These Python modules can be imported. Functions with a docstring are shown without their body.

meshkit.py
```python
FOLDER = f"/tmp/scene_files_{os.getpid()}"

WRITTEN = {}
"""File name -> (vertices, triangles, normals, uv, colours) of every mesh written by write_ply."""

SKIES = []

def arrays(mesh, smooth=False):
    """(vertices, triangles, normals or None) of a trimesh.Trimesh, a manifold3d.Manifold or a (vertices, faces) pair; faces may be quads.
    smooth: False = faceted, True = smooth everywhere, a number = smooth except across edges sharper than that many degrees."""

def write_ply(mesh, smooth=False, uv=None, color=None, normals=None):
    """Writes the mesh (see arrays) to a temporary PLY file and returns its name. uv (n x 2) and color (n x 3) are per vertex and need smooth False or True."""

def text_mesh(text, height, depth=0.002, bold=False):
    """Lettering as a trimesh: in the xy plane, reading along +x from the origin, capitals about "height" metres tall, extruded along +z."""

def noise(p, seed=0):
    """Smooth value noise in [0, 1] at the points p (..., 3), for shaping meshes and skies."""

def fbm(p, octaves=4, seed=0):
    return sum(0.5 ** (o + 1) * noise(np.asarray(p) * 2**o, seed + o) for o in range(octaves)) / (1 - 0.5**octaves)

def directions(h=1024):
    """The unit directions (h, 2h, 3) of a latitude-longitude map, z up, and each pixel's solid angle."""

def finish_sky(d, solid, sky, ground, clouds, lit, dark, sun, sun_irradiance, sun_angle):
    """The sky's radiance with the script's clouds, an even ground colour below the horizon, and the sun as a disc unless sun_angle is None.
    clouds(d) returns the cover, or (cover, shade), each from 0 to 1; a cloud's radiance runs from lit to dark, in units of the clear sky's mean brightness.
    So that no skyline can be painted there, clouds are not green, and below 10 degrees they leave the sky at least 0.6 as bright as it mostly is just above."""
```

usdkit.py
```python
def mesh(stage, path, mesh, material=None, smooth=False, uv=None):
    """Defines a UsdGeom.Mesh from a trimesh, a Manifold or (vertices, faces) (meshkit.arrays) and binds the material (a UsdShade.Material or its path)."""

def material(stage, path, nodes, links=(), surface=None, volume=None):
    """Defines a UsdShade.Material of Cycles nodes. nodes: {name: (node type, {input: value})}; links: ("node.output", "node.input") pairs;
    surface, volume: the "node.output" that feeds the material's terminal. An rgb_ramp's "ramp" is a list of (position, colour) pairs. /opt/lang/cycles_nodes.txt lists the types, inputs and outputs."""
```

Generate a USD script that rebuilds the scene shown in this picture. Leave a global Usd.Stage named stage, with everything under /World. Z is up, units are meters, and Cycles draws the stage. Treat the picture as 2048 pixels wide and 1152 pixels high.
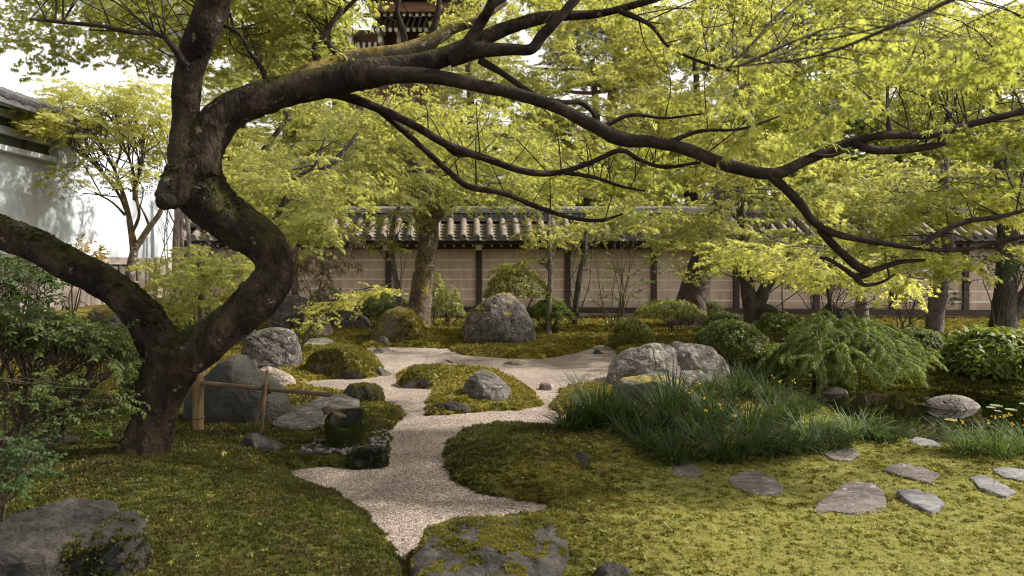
import math
import numpy as np, trimesh, shapely
from shapely.geometry import Polygon
from scipy.spatial.transform import Rotation as Rot
from scipy.ndimage import distance_transform_edt, map_coordinates, gaussian_filter
import usdkit, meshkit
from pxr import Usd, UsdGeom, UsdLux, UsdShade, Sdf, Gf, Vt

stage = Usd.Stage.CreateInMemory()
UsdGeom.SetStageUpAxis(stage, 'Z')
UsdGeom.SetStageMetersPerUnit(stage, 1.0)
UsdGeom.Xform.Define(stage, '/World')
UsdGeom.Scope.Define(stage, '/World/Looks')

# ------------------------------------------------------------------ camera, sky, sun
EYE, FOC, HOR = 1.30, 1365.0, 535.0        # eye height (m), focal length and horizon row in the photograph's pixels
cam = UsdGeom.Camera.Define(stage, '/World/camera')
cam.AddTranslateOp().Set(Gf.Vec3d(0, 0, EYE))
cam.AddRotateXOp().Set(90.0)
cam.CreateHorizontalApertureAttr(36.0)
cam.CreateVerticalApertureAttr(36.0 * 1152 / 2048)
cam.CreateFocalLengthAttr(FOC / 2048 * 36.0)
cam.CreateVerticalApertureOffsetAttr(-(576 - HOR) / 2048 * 36.0)
cam.CreateClippingRangeAttr(Gf.Vec2f(0.05, 2000))
cam.CreateFStopAttr(2.4)
cam.CreateFocusDistanceAttr(6.5)
cam.CreateExposureAttr(1.3)

SUN_DIR = np.array([0.85, 0.12, 0.80]); SUN_DIR /= np.linalg.norm(SUN_DIR)
SUN_EL, SUN_ROT = math.asin(SUN_DIR[2]), math.atan2(SUN_DIR[0], SUN_DIR[1])
sky = UsdLux.DomeLight.Define(stage, '/World/sky')
skm = usdkit.material(stage, '/World/Looks/sky_look', {
    's': ('sky_texture', {'sky_type': 'single_scattering', 'sun_disc': False, 'sun_elevation': SUN_EL, 'sun_rotation': SUN_ROT,
                          'air_density': 1.0, 'aerosol_density': 2.5}),
    'c': ('texture_coordinate', {}),
    'n': ('noise_texture', {'scale': 2.5, 'detail': 5.0, 'roughness': 0.6}),
    'r': ('map_range', {'from_min': 0.3, 'from_max': 0.55, 'to_min': 0.75, 'to_max': 1.0, 'clamp': True}),
    'h': ('hsv', {'saturation': 0.10, 'value': 1.35}),
    'm': ('mix', {}), 'w': ('mix', {'mix_type': 'multiply', 'fac': 1.0, 'color2': (1.0, .95, .86)}),
    'b': ('background_shader', {'strength': 0.10})},
    [('c.generated', 'n.vector'), ('n.fac', 'r.value'), ('s.color', 'h.color'), ('r.result', 'm.fac'), ('s.color', 'm.color1'), ('h.color', 'm.color2'), ('m.color', 'w.color1'), ('w.color', 'b.color')],
    surface='b.background')
UsdShade.MaterialBindingAPI.Apply(sky.GetPrim()).Bind(skm)
sky.GetPrim().SetCustomDataByKey('kind', 'structure')
sun = UsdLux.DistantLight.Define(stage, '/World/sun')
sun.CreateIntensityAttr(1.2)
sun.CreateAngleAttr(2.0)
sun.CreateColorAttr(Gf.Vec3f(1.0, 0.93, 0.82))
sun.CreateNormalizeAttr(True)
_q = Rot.align_vectors([SUN_DIR], [[0, 0, 1]])[0].as_quat()
sun.AddOrientOp().Set(Gf.Quatf(float(_q[3]), float(_q[0]), float(_q[1]), float(_q[2])))

# ------------------------------------------------------------------ helpers: names and tags
USED = {}
def free(parent, name):
    key = (parent, name)
    n = USED.get(key, -1) + 1
    USED[key] = n
    return f'{parent}/{name}' if n == 0 else f'{parent}/{name}_{n:03d}'

def tag(prim, label=None, cat=None, group=None, kind=None):
    p = prim.GetPrim() if hasattr(prim, 'GetPrim') else prim
    for k, v in (('label', label), ('category', cat), ('group', group), ('kind', kind)):
        if v: p.SetCustomDataByKey(k, v)
    return p

class Thing:
    """An Xform under /World at the thing's base; parts are added with .part() in world coordinates."""
    def __init__(self, name, label, cat, loc=(0, 0, 0), group=None, kind=None):
        self.path = free('/World', name)
        self.loc = np.array(loc, float)
        x = UsdGeom.Xform.Define(stage, self.path)
        x.AddTranslateOp().Set(Gf.Vec3d(*map(float, self.loc)))
        self.prim = tag(x, label, cat, group, kind)
    def part(self, name, mesh, mat, parent=None, smooth=False, label=None, kind=None):
        path = free(parent or self.path, name)
        v, f = vf(mesh)
        m = usdkit.mesh(stage, path, (v - self.loc, f), mat, smooth=smooth)
        tag(m, label, kind=kind)
        return path

def vf(mesh):
    if isinstance(mesh, tuple): return np.asarray(mesh[0], float), np.asarray(mesh[1], int)
    if hasattr(mesh, 'to_mesh'):
        m = mesh.to_mesh(); return np.array(m.vert_properties[:, :3], float), np.array(m.tri_verts, int)
    return np.array(mesh.vertices, float), np.array(mesh.faces, int)

def single(name, mesh, mat, label=None, cat=None, group=None, kind=None, smooth=False):
    path = free('/World', name)
    m = usdkit.mesh(stage, path, vf(mesh), mat, smooth=smooth)
    tag(m, label, cat, group, kind)
    return m

def quads(f):
    f = np.asarray(f); return np.vstack([f[:, [0, 1, 2]], f[:, [0, 2, 3]]])

def cat_mesh(items):
    vs, fs, n = [], [], 0
    for v, f in items:
        vs.append(v); fs.append(np.asarray(f) + n); n += len(v)
    return np.vstack(vs), np.vstack(fs)

def box(x0, x1, y0, y1, z0, z1, c=0.0):
    """A box, its edges chamfered by c."""
    if c <= 0:
        m = trimesh.creation.box([x1 - x0, y1 - y0, z1 - z0]); m.apply_translation([(x0 + x1) / 2, (y0 + y1) / 2, (z0 + z1) / 2])
        return vf(m)
    p = []
    for sx in (0, 1):
        for sy in (0, 1):
            for sz in (0, 1):
                X, Y, Z = (x0, x1)[sx], (y0, y1)[sy], (z0, z1)[sz]
                dx, dy, dz = (c if sx == 0 else -c), (c if sy == 0 else -c), (c if sz == 0 else -c)
                p += [(X, Y + dy, Z + dz), (X + dx, Y, Z + dz), (X + dx, Y + dy, Z)]
    return vf(trimesh.convex.convex_hull(np.array(p)))

# ------------------------------------------------------------------ helpers: photograph to place
def W(u, v, y):
    """The point at depth y that the photograph shows at pixel (u, v)."""
    return np.array([(u - 1024.0) / FOC * y, y, EYE + (HOR - v) / FOC * y])

def flat(u, v, z=0.0):
    y = (EYE - z) * FOC / (v - HOR)
    return np.array([(u - 1024.0) / FOC * y, y])

def sstep(a, b, x):
    t = np.clip((np.asarray(x, float) - a) / (b - a), 0, 1)
    return t * t * (3 - 2 * t)

def N2(x, y, s, seed=0, o=3):
    return meshkit.fbm(np.stack([np.asarray(x) * s, np.asarray(y) * s, np.zeros_like(np.asarray(x, float))], -1), o, seed)

# gravel: outline in plan, from its outline in the photograph
GRAVEL_PX = [(806, 1125), (850, 1075), (905, 1058), (960, 1043), (1030, 1034), (1085, 1026), (1088, 1012), (1030, 1004), (960, 992), (905, 965), (884, 932), (893, 892), (925, 862), (1000, 848), (1060, 852),
             (1112, 856), (1130, 838), (1095, 815), (1110, 800), (1118, 782), (1150, 773), (1205, 772), (1236, 780), (1250, 760), (1226, 735), (1236, 712), (1228, 696), (1200, 690), (1155, 707), (1085, 719),
             (1000, 717), (925, 711), (895, 698), (840, 696), (780, 694), (735, 698), (700, 690), (650, 694), (605, 700), (600, 674), (640, 668), (690, 672), (700, 686), (740, 708), (760, 725), (768, 748), (742, 760),
             (690, 758), (630, 762), (598, 770), (640, 782), (690, 788), (752, 794), (772, 808), (800, 818), (812, 832), (796, 850), (784, 868), (783, 905), (760, 935), (700, 940), (640, 936), (578, 946), (600, 966), (680, 992),
             (735, 1030), (775, 1075)]
ISLAND_PX = [(800, 774), (790, 752), (820, 738), (900, 738), (985, 741), (1040, 764), (1072, 790), (1088, 812), (1040, 822), (975, 824), (900, 832), (848, 834), (852, 806), (862, 780)]
POND_PX = [(1850, 893), (1700, 840), (1630, 800), (1560, 772), (1600, 760), (1760, 772), (1860, 778), (2048, 792), (2300, 800), (2420, 860), (2300, 905), (2120, 888), (1960, 880)]
POND_Z = -0.08
gravel_poly = Polygon([flat(u, v) for u, v in GRAVEL_PX], [[flat(u, v) for u, v in ISLAND_PX]]).buffer(.015)
pond_poly = Polygon([flat(u, v, POND_Z) for u, v in POND_PX]).buffer(0)
X0, X1, Y0, Y1, RES = -9.0, 10.0, 1.5, 18.0, 0.025
_gx, _gy = np.meshgrid(np.arange(X0, X1, RES), np.arange(Y0, Y1, RES), indexing='ij')
def signed(poly):
    m = shapely.contains_xy(poly, _gx, _gy)
    return (distance_transform_edt(~m) - distance_transform_edt(m)) * RES
SD_GRAVEL, SD_POND = signed(gravel_poly), signed(pond_poly)
def look(field, x, y):
    x, y = np.broadcast_arrays(np.asarray(x, float), np.asarray(y, float)); sh = x.shape
    return map_coordinates(field, [(x.ravel() - X0) / RES, (y.ravel() - Y0) / RES], order=1, mode='nearest').reshape(sh)
MOUNDS = [(-2.2, 3.7, 1.3, 1.0, .17), (-.05, 4.35, .55, .6, .10), (0.1, 9.4, 1.8, .8, .13), (-0.75, 6.6, .6, .5, .06), (.55, 6.6, .35, .4, .05), (-2.2, 9.6, 1.2, .9, .12), (-2.6, 7.2, .7, .7, .10), (-1.35, 5.6, .3, .35, .03), (3.2, 9.5, 2.0, 1.3, .12), (2.2, 6.3, .9, .6, .08)]
def ground(x, y):
    x, y = np.asarray(x, float), np.asarray(y, float)
    dg, dp = look(SD_GRAVEL, x, y), look(SD_POND, x, y)
    z = np.zeros(np.broadcast(x, y).shape)
    for cx, cy, rx, ry, h in MOUNDS:
        z = z + h * np.exp(-((x - cx) / rx) ** 2 - ((y - cy) / ry) ** 2)
    z = z + 0.09 * sstep(9, 14.5, y) + 0.50 * sstep(-4.6, -6.2, x) * sstep(8.2, 9.2, y)
    z = z + 0.05 * (N2(x, y, 1.1, 3) - .5) + 0.03 * (N2(x, y, 4.0, 5) - .5)
    z = z * (1 - np.exp(-np.maximum(dg, 0) / 0.30)) + 0.045 * (1 - np.exp(-np.maximum(dg, 0) / 0.12)) + 0.010
    z = np.where(dg < 0, np.maximum(-0.10, dg * 0.9), z)
    z = z * sstep(.05, .9, dp) - 0.38 * sstep(.06, -.4, dp) - 0.09 * sstep(.30, .0, dp)
    return z
def G(u, v):
    """The ground point at pixel (u, v)."""
    z = 0.0
    for _ in range(25):
        y = (EYE - z) * FOC / max(v - HOR, 12.0)
        z = 0.5 * z + 0.5 * float(ground((u - 1024) / FOC * y, y))
    return np.array([(u - 1024) / FOC * y, y, z])

# ------------------------------------------------------------------ materials
L = '/World/Looks/'
def ramp_noise(name, ramp, scale=8, detail=4, rough=.85, bump=.3, bscale=30, dist=.02, vec=None, spec=.3, stretch=None, distortion=0.0):
    """Noise through a colour ramp, with bump relief."""
    n = {'g': ('geometry', {}), 'n': ('noise_texture', {'scale': scale, 'detail': detail, 'roughness': .6, 'distortion': distortion}), 'r': ('rgb_ramp', {'ramp': ramp}),
         'b1': ('noise_texture', {'scale': bscale, 'detail': 5.0, 'roughness': .65}), 'bp': ('bump', {'strength': bump, 'distance': dist}),
         'p': ('principled_bsdf', {'roughness': rough, 'specular_ior_level': spec})}
    l = [('n.fac', 'r.fac'), ('r.color', 'p.base_color'), ('b1.fac', 'bp.height'), ('bp.normal', 'p.normal')]
    if stretch:
        n['mp'] = ('mapping', {'scale': stretch}); l += [('g.position', 'mp.vector'), ('mp.vector', 'n.vector'), ('mp.vector', 'b1.vector')]
    else:
        l += [('g.position', 'n.vector'), ('g.position', 'b1.vector')]
    return usdkit.material(stage, L + name, n, l, surface='p.BSDF')

def leaf_mat(name, cols, trans, tmix=.5, rough=.55, spec=.25, nscale=.9, amount=.55):
    """Leaves: colour by leaf and by place, part of the light passing through."""
    n = {'g': ('geometry', {}), 'n': ('noise_texture', {'scale': nscale, 'detail': 2.0}),
         'a': ('math', {'math_type': 'multiply', 'value2': 1 - amount}), 'b': ('map_range', {'from_min': .3, 'from_max': .7, 'to_min': 0.0, 'to_max': amount, 'clamp': True}),
         's': ('math', {'math_type': 'add'}), 'r': ('rgb_ramp', {'ramp': [(i / (len(cols) - 1), c) for i, c in enumerate(cols)]}),
         'r2': ('rgb_ramp', {'ramp': [(i / (len(trans) - 1), c) for i, c in enumerate(trans)]}),
         'p': ('principled_bsdf', {'roughness': rough, 'specular_ior_level': spec}), 't': ('translucent_bsdf', {}), 'm': ('mix_closure', {'fac': tmix})}
    l = [('g.position', 'n.vector'), ('g.random_per_island', 'a.value1'), ('n.fac', 'b.value'), ('a.value', 's.value1'), ('b.result', 's.value2'), ('s.value', 'r.fac'), ('s.value', 'r2.fac'),
         ('r.color', 'p.base_color'), ('r2.color', 't.color'), ('p.BSDF', 'm.closure1'), ('t.BSDF', 'm.closure2')]
    return usdkit.material(stage, L + name, n, l, surface='m.closure')

def mossy(name, ramp, moss, thr=.5, soft=.15, up=.5, scale=6, mscale=7, bump=.6, bscale=38, dist=.035, rough=.85, stretch=None, vein=None, spec=.3, spots=None):
    """Rock or bark: a noise-coloured ground with cracks and relief, overgrown with moss where faces look up and noise allows."""
    n = {'g': ('geometry', {}), 'n': ('noise_texture', {'scale': scale, 'detail': 6.0, 'roughness': .65}), 'r': ('rgb_ramp', {'ramp': ramp}),
         'mn': ('noise_texture', {'scale': mscale, 'detail': 5.0, 'roughness': .65}), 'mc': ('noise_texture', {'scale': mscale * 5, 'detail': 3.0}), 'mr': ('rgb_ramp', {'ramp': moss}),
         'sx': ('separate_xyz', {}), 'ma': ('math', {'math_type': 'multiply_add', 'value2': up}), 'mm': ('map_range', {'from_min': thr, 'from_max': thr + soft, 'clamp': True}),
         'mix': ('mix', {}), 'b1': ('noise_texture', {'scale': bscale, 'detail': 6.0, 'roughness': .7}), 'b2': ('noise_texture', {'scale': bscale * .22, 'detail': 4.0, 'roughness': .6, 'distortion': .6}),
         'ba': ('math', {'math_type': 'multiply_add', 'value2': 2.2}), 'bp': ('bump', {'strength': bump, 'distance': dist}), 'p': ('principled_bsdf', {'roughness': rough, 'specular_ior_level': spec})}
    l = [('n.fac', 'r.fac'), ('g.position', 'mn.vector'), ('g.position', 'mc.vector'), ('mc.fac', 'mr.fac'), ('g.normal', 'sx.vector'), ('sx.z', 'ma.value1'), ('mn.fac', 'ma.value3'), ('ma.value', 'mm.value'),
         ('mm.result', 'mix.fac'), ('mr.color', 'mix.color2'), ('mix.color', 'p.base_color'), ('b2.fac', 'ba.value1'), ('b1.fac', 'ba.value3'), ('ba.value', 'bp.height'), ('bp.normal', 'p.normal')]
    src = 'g.position'
    if stretch:
        n['mp'] = ('mapping', {'scale': stretch}); l.append(('g.position', 'mp.vector')); src = 'mp.vector'
    l += [(src, 'n.vector'), (src, 'b1.vector'), (src, 'b2.vector')]
    col = 'r.color'
    if spots:       # lichen spots
        n['lv'] = ('noise_texture', {'scale': spots[1], 'detail': 3.0, 'roughness': .7}); n['lm'] = ('map_range', {'from_min': spots[2], 'from_max': spots[2] + .06, 'clamp': True})
        n['lx'] = ('mix', {'color2': spots[0]})
        l += [('g.position', 'lv.vector'), ('lv.fac', 'lm.value'), ('lm.result', 'lx.fac'), (col, 'lx.color1')]; col = 'lx.color'
    if vein:        # cracks
        n['vv'] = ('voronoi_texture', {'feature': 'distance_to_edge', 'scale': vein}); n['vn'] = ('noise_texture', {'scale': vein * 1.5, 'detail': 3.0}); n['va'] = ('mix', {'mix_type': 'linear_light', 'fac': .25})
        n['vm'] = ('map_range', {'from_min': 0.0, 'from_max': .035, 'to_min': .45, 'to_max': 1.0, 'clamp': True}); n['vx'] = ('mix', {'mix_type': 'multiply', 'fac': 1.0})
        l += [(src, 'vn.vector'), (src, 'va.color1'), ('vn.color', 'va.color2'), ('va.color', 'vv.vector'), ('vv.distance', 'vm.value'), (col, 'vx.color1'), ('vm.result', 'vx.color2')]; col = 'vx.color'
    l.append((col, 'mix.color1'))
    return usdkit.material(stage, L + name, n, l, surface='p.BSDF')

MOSS_DEEP = [(.25, (.018, .030, .006)), (.55, (.050, .075, .012)), (.8, (.090, .105, .018))]
MOSS_GOLD = [(.25, (.075, .055, .010)), (.5, (.16, .125, .020)), (.8, (.24, .165, .030))]
GREY = [(.30, (.018, .015, .014)), (.48, (.060, .052, .049)), (.62, (.10, .087, .080)), (.75, (.18, .158, .145))]
DARK = [(.34, (.005, .005, .004)), (.5, (.018, .016, .014)), (.72, (.052, .046, .039))]
PALE = [(.28, (.035, .030, .028)), (.45, (.10, .086, .080)), (.6, (.16, .14, .13)), (.8, (.27, .24, .225))]
PINK = [(.2, (.06, .045, .04)), (.5, (.17, .135, .12)), (.8, (.28, .235, .21))]
M = {}
M['rock_grey'] = mossy('rock_grey', GREY, MOSS_DEEP, thr=.95, vein=2.2, spots=((.30, .28, .27), 26, .62), bump=.7)
M['rock_grey_moss'] = mossy('rock_grey_moss', GREY, MOSS_GOLD, thr=.86, soft=.06, up=.45, mscale=4, vein=2.0, spots=((.30, .28, .27), 26, .62), bump=.7)
M['rock_dark'] = mossy('rock_dark', DARK, MOSS_DEEP, thr=1.15, vein=3.0, bump=.9)
M['slab_grey'] = mossy('slab_grey', [(.30, (.020, .018, .016)), (.5, (.065, .058, .052)), (.75, (.14, .125, .112))], MOSS_DEEP, thr=1.12, soft=.08, up=.5, vein=3.0, bump=.8, spots=((.22, .20, .18), 24, .64))
M['rock_green'] = mossy('rock_green', [(.3, (.010, .010, .008)), (.55, (.024, .024, .019)), (.8, (.050, .048, .038))], MOSS_DEEP, thr=1.0, bump=.6, scale=5)
M['rock_dark_moss'] = mossy('rock_dark_moss', DARK, MOSS_DEEP, thr=1.2, soft=.08, up=.45, mscale=4.5, vein=3.0, bump=.7)
M['rock_pale'] = mossy('rock_pale', PALE, MOSS_DEEP, thr=.98, vein=3.0, scale=4, bump=.8, stretch=(1, 1, 2.2), spots=((.40, .38, .37), 22, .62))
M['rock_pink'] = mossy('rock_pink', PINK, MOSS_DEEP, thr=.95, vein=4.0, bump=.7)
M['rock_mound'] = mossy('rock_mound', GREY, [(.25, (.035, .032, .007)), (.5, (.085, .068, .013)), (.75, (.15, .095, .022))], thr=.48, soft=.10, up=.30, mscale=4, bump=.7)
M['rock_mound_deep'] = mossy('rock_mound_deep', DARK, MOSS_DEEP, thr=.35, soft=.12, up=.35, mscale=4, bump=.7)
M['step_stone'] = mossy('step_stone', [(.28, (.045, .037, .034)), (.48, (.12, .10, .094)), (.72, (.20, .172, .162))], MOSS_GOLD, thr=1.02, soft=.06, up=.42, mscale=6, vein=5.0, bump=.8, stretch=(1.0, 2.4, 1), spots=((.32, .30, .29), 24, .60))
M['step_blue'] = mossy('step_blue', [(.28, (.08, .078, .086)), (.5, (.17, .165, .178)), (.75, (.27, .265, .28))], MOSS_GOLD, thr=1.05, soft=.06, up=.42, mscale=6, vein=4.0, bump=.8, stretch=(1.0, 2.4, 1))
M['bark_maple'] = mossy('bark_maple', [(.32, (.005, .004, .003)), (.5, (.021, .015, .010)), (.70, (.072, .052, .037))], [(.3, (.014, .016, .004)), (.7, (.052, .054, .012))], thr=.60, soft=.16, up=.30, scale=9, mscale=5, bump=.9, bscale=55, dist=.05, stretch=(1, 1, .45), vein=11.0, spots=((.15, .12, .095), 13, .63), spec=.12)
M['bark_limb'] = mossy('bark_limb', [(.25, (.007, .005, .004)), (.5, (.018, .013, .010)), (.75, (.045, .033, .026))], [(.3, (.014, .016, .005)), (.7, (.040, .044, .012))], thr=.80, soft=.16, up=.3, scale=12, mscale=6, bump=.8, bscale=70, dist=.012, spots=((.085, .07, .06), 16, .67), spec=.12)
M['bark_lichen'] = mossy('bark_lichen', [(.25, (.03, .020, .013)), (.5, (.075, .053, .036)), (.75, (.14, .105, .078))], MOSS_GOLD, thr=.50, soft=.14, up=.2, scale=7, mscale=4, bump=.8, bscale=60, spots=((.40, .36, .33), 16, .60))
M['bark_pale'] = mossy('bark_pale', [(.25, (.055, .041, .034)), (.5, (.125, .098, .085)), (.75, (.22, .18, .16))], MOSS_DEEP, thr=.85, soft=.1, up=.2, scale=8, bump=.8, bscale=60, spots=((.07, .06, .05), 10, .58))
M['bark_pine'] = mossy('bark_pine', [(.3, (.02, .014, .011)), (.5, (.06, .04, .032)), (.75, (.11, .08, .065))], MOSS_DEEP, thr=.9, up=.2, scale=10, vein=9.0, bump=1.0, bscale=30, dist=.03, stretch=(1.4, 1.4, .5))
M['bark_dark'] = mossy('bark_dark', [(.3, (.022, .018, .013)), (.5, (.05, .042, .032)), (.75, (.095, .082, .064))], MOSS_DEEP, thr=.72, soft=.12, up=.25, scale=9, bump=.8, bscale=50)
M['bark_red'] = mossy('bark_red', [(.3, (.06, .024, .014)), (.5, (.14, .06, .035)), (.75, (.22, .11, .07))], MOSS_DEEP, thr=1.2, scale=8, vein=7.0, bump=.9, bscale=30)
M['stem'] = ramp_noise('stem', [(.3, (.022, .016, .010)), (.7, (.065, .050, .035))], 20, bump=.3)
M['stem_green'] = ramp_noise('stem_green', [(.3, (.03, .026, .014)), (.7, (.085, .075, .045))], 20, bump=.3)
M['bamboo'] = ramp_noise('bamboo', [(.25, (.042, .025, .011)), (.5, (.10, .063, .028)), (.75, (.18, .122, .058))], 9, rough=.5, bump=.15, bscale=60, dist=.004, stretch=(3, 3, .5))
M['bamboo_dark'] = ramp_noise('bamboo_dark', [(.25, (.03, .018, .011)), (.5, (.07, .046, .029)), (.75, (.14, .10, .066))], 9, rough=.45, bump=.15, bscale=60, dist=.004, stretch=(.6, 3, 3))
M['cord'] = ramp_noise('cord', [(.3, (.012, .010, .008)), (.7, (.03, .025, .02))], 60, bump=.4)

# foliage
M['maple_near'] = leaf_mat('maple_near', [(.10, .112, .022), (.185, .185, .038), (.29, .265, .07)], [(.29, .325, .05), (.46, .455, .09), (.64, .585, .16)], .57)
M['maple_mid'] = leaf_mat('maple_mid', [(.105, .118, .028), (.20, .20, .052), (.33, .30, .09)], [(.32, .345, .065), (.50, .485, .11), (.67, .61, .20)], .57)
M['maple_far'] = leaf_mat('maple_far', [(.13, .14, .035), (.22, .215, .06), (.36, .325, .11)], [(.36, .38, .07), (.52, .50, .11), (.68, .62, .20)], .54, nscale=.35)
M['maple_gold'] = leaf_mat('maple_gold', [(.20, .205, .045), (.32, .305, .085), (.46, .42, .16)], [(.46, .48, .08), (.64, .61, .14), (.76, .70, .27)], .5)
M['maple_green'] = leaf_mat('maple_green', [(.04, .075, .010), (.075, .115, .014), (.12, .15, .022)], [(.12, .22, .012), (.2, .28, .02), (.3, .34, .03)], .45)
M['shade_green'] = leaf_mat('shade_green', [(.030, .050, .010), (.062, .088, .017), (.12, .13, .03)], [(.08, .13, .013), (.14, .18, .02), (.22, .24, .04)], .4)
M['moss_dark'] = leaf_mat('moss_dark', [(.008, .015, .003), (.018, .030, .005), (.040, .052, .009)], [(.03, .045, .006), (.05, .07, .01), (.08, .09, .012)], .2, nscale=6, amount=.5)
M['lace'] = leaf_mat('lace', [(.045, .075, .014), (.085, .115, .022), (.17, .17, .035)], [(.14, .22, .02), (.22, .28, .03), (.36, .34, .05)], .4)
M['azalea'] = leaf_mat('azalea', [(.045, .068, .010), (.095, .115, .018), (.19, .18, .04)], [(.10, .15, .012), (.18, .20, .025), (.28, .27, .05)], .3, spec=.4)
M['azalea_gold'] = leaf_mat('azalea_gold', [(.10, .12, .015), (.19, .195, .032), (.34, .30, .075)], [(.18, .20, .018), (.28, .28, .035), (.40, .36, .08)], .3, spec=.4)
M['dark_leaf'] = leaf_mat('dark_leaf', [(.014, .032, .008), (.026, .050, .012), (.055, .085, .02)], [(.04, .08, .01), (.07, .12, .015), (.1, .15, .02)], .25, rough=.55, spec=.18)
M['bright_leaf'] = leaf_mat('bright_leaf', [(.06, .095, .014), (.11, .14, .024), (.19, .19, .04)], [(.15, .2, .02), (.24, .27, .03), (.34, .33, .05)], .35, rough=.6, spec=.25)
M['red_leaf'] = leaf_mat('red_leaf', [(.08, .075, .045), (.12, .075, .050), (.15, .11, .055)], [(.18, .13, .06), (.25, .13, .08), (.28, .2, .08)], .35)
M['orange_leaf'] = leaf_mat('orange_leaf', [(.16, .13, .02), (.30, .15, .03), (.36, .12, .04)], [(.3, .25, .03), (.5, .25, .05), (.55, .2, .06)], .4)
M['grass'] = leaf_mat('grass', [(.012, .024, .006), (.028, .045, .012), (.12, .12, .045)], [(.04, .07, .012), (.08, .11, .02), (.18, .19, .06)], .3, rough=.6, spec=.15, nscale=3, amount=.25)
M['grass_light'] = leaf_mat('grass_light', [(.05, .085, .025), (.10, .13, .04), (.19, .20, .08)], [(.1, .16, .03), (.18, .22, .05), (.28, .28, .1)], .35, rough=.6, spec=.2, nscale=3, amount=.25)
M['pine'] = leaf_mat('pine', [(.035, .05, .022), (.06, .075, .035), (.10, .105, .055)], [(.06, .08, .03), (.1, .12, .05), (.14, .15, .07)], .25)
M['moss_deep'] = leaf_mat('moss_deep', [(.024, .027, .005), (.052, .054, .009), (.098, .092, .018)], [(.06, .075, .01), (.1, .11, .015), (.15, .15, .02)], .25, nscale=6, amount=.5)
M['moss_olive'] = leaf_mat('moss_olive', [(.065, .062, .011), (.125, .110, .020), (.20, .168, .036)], [(.1, .10, .01), (.17, .155, .02), (.25, .21, .03)], .3, nscale=6, amount=.5)
M['moss_gold'] = leaf_mat('moss_gold', [(.11, .090, .014), (.19, .150, .026), (.30, .235, .055)], [(.2, .16, .02), (.3, .24, .03), (.4, .32, .05)], .3, nscale=6, amount=.5)
M['moss_rust'] = leaf_mat('moss_rust', [(.030, .024, .007), (.058, .042, .012), (.10, .068, .018)], [(.07, .05, .01), (.10, .07, .015), (.14, .10, .02)], .2, nscale=6, amount=.5)
M['moss_lime'] = leaf_mat('moss_lime', [(.15, .155, .040), (.28, .265, .075), (.44, .39, .14)], [(.26, .26, .05), (.38, .36, .09), (.48, .44, .14)], .35, nscale=6, amount=.5)
M['cover'] = leaf_mat('cover', [(.12, .14, .025), (.24, .23, .045), (.40, .36, .10)], [(.2, .24, .03), (.3, .32, .05), (.42, .4, .1)], .3, nscale=6, amount=.3)
# ------------------------------------------------------------------ shape builders
def curve(pts, n):
    """Centripetal-like Catmull-Rom through rows of pts (x, y, z, r), n samples per span."""
    p = np.asarray(pts, float)
    p = np.vstack([2 * p[0] - p[1], p, 2 * p[-1] - p[-2]])
    p[0, 3], p[-1, 3] = p[1, 3], p[-2, 3]
    t = np.linspace(0, 1, n, endpoint=False)[:, None]
    out = []
    for i in range(1, len(p) - 2):
        a, b, c, d = p[i - 1], p[i], p[i + 1], p[i + 2]
        out.append(.5 * (2 * b + (c - a) * t + (2 * a - 5 * b + 4 * c - d) * t ** 2 + (-a + 3 * b - 3 * c + d) * t ** 3))
    return np.vstack(out + [p[-2:-1]])

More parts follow.
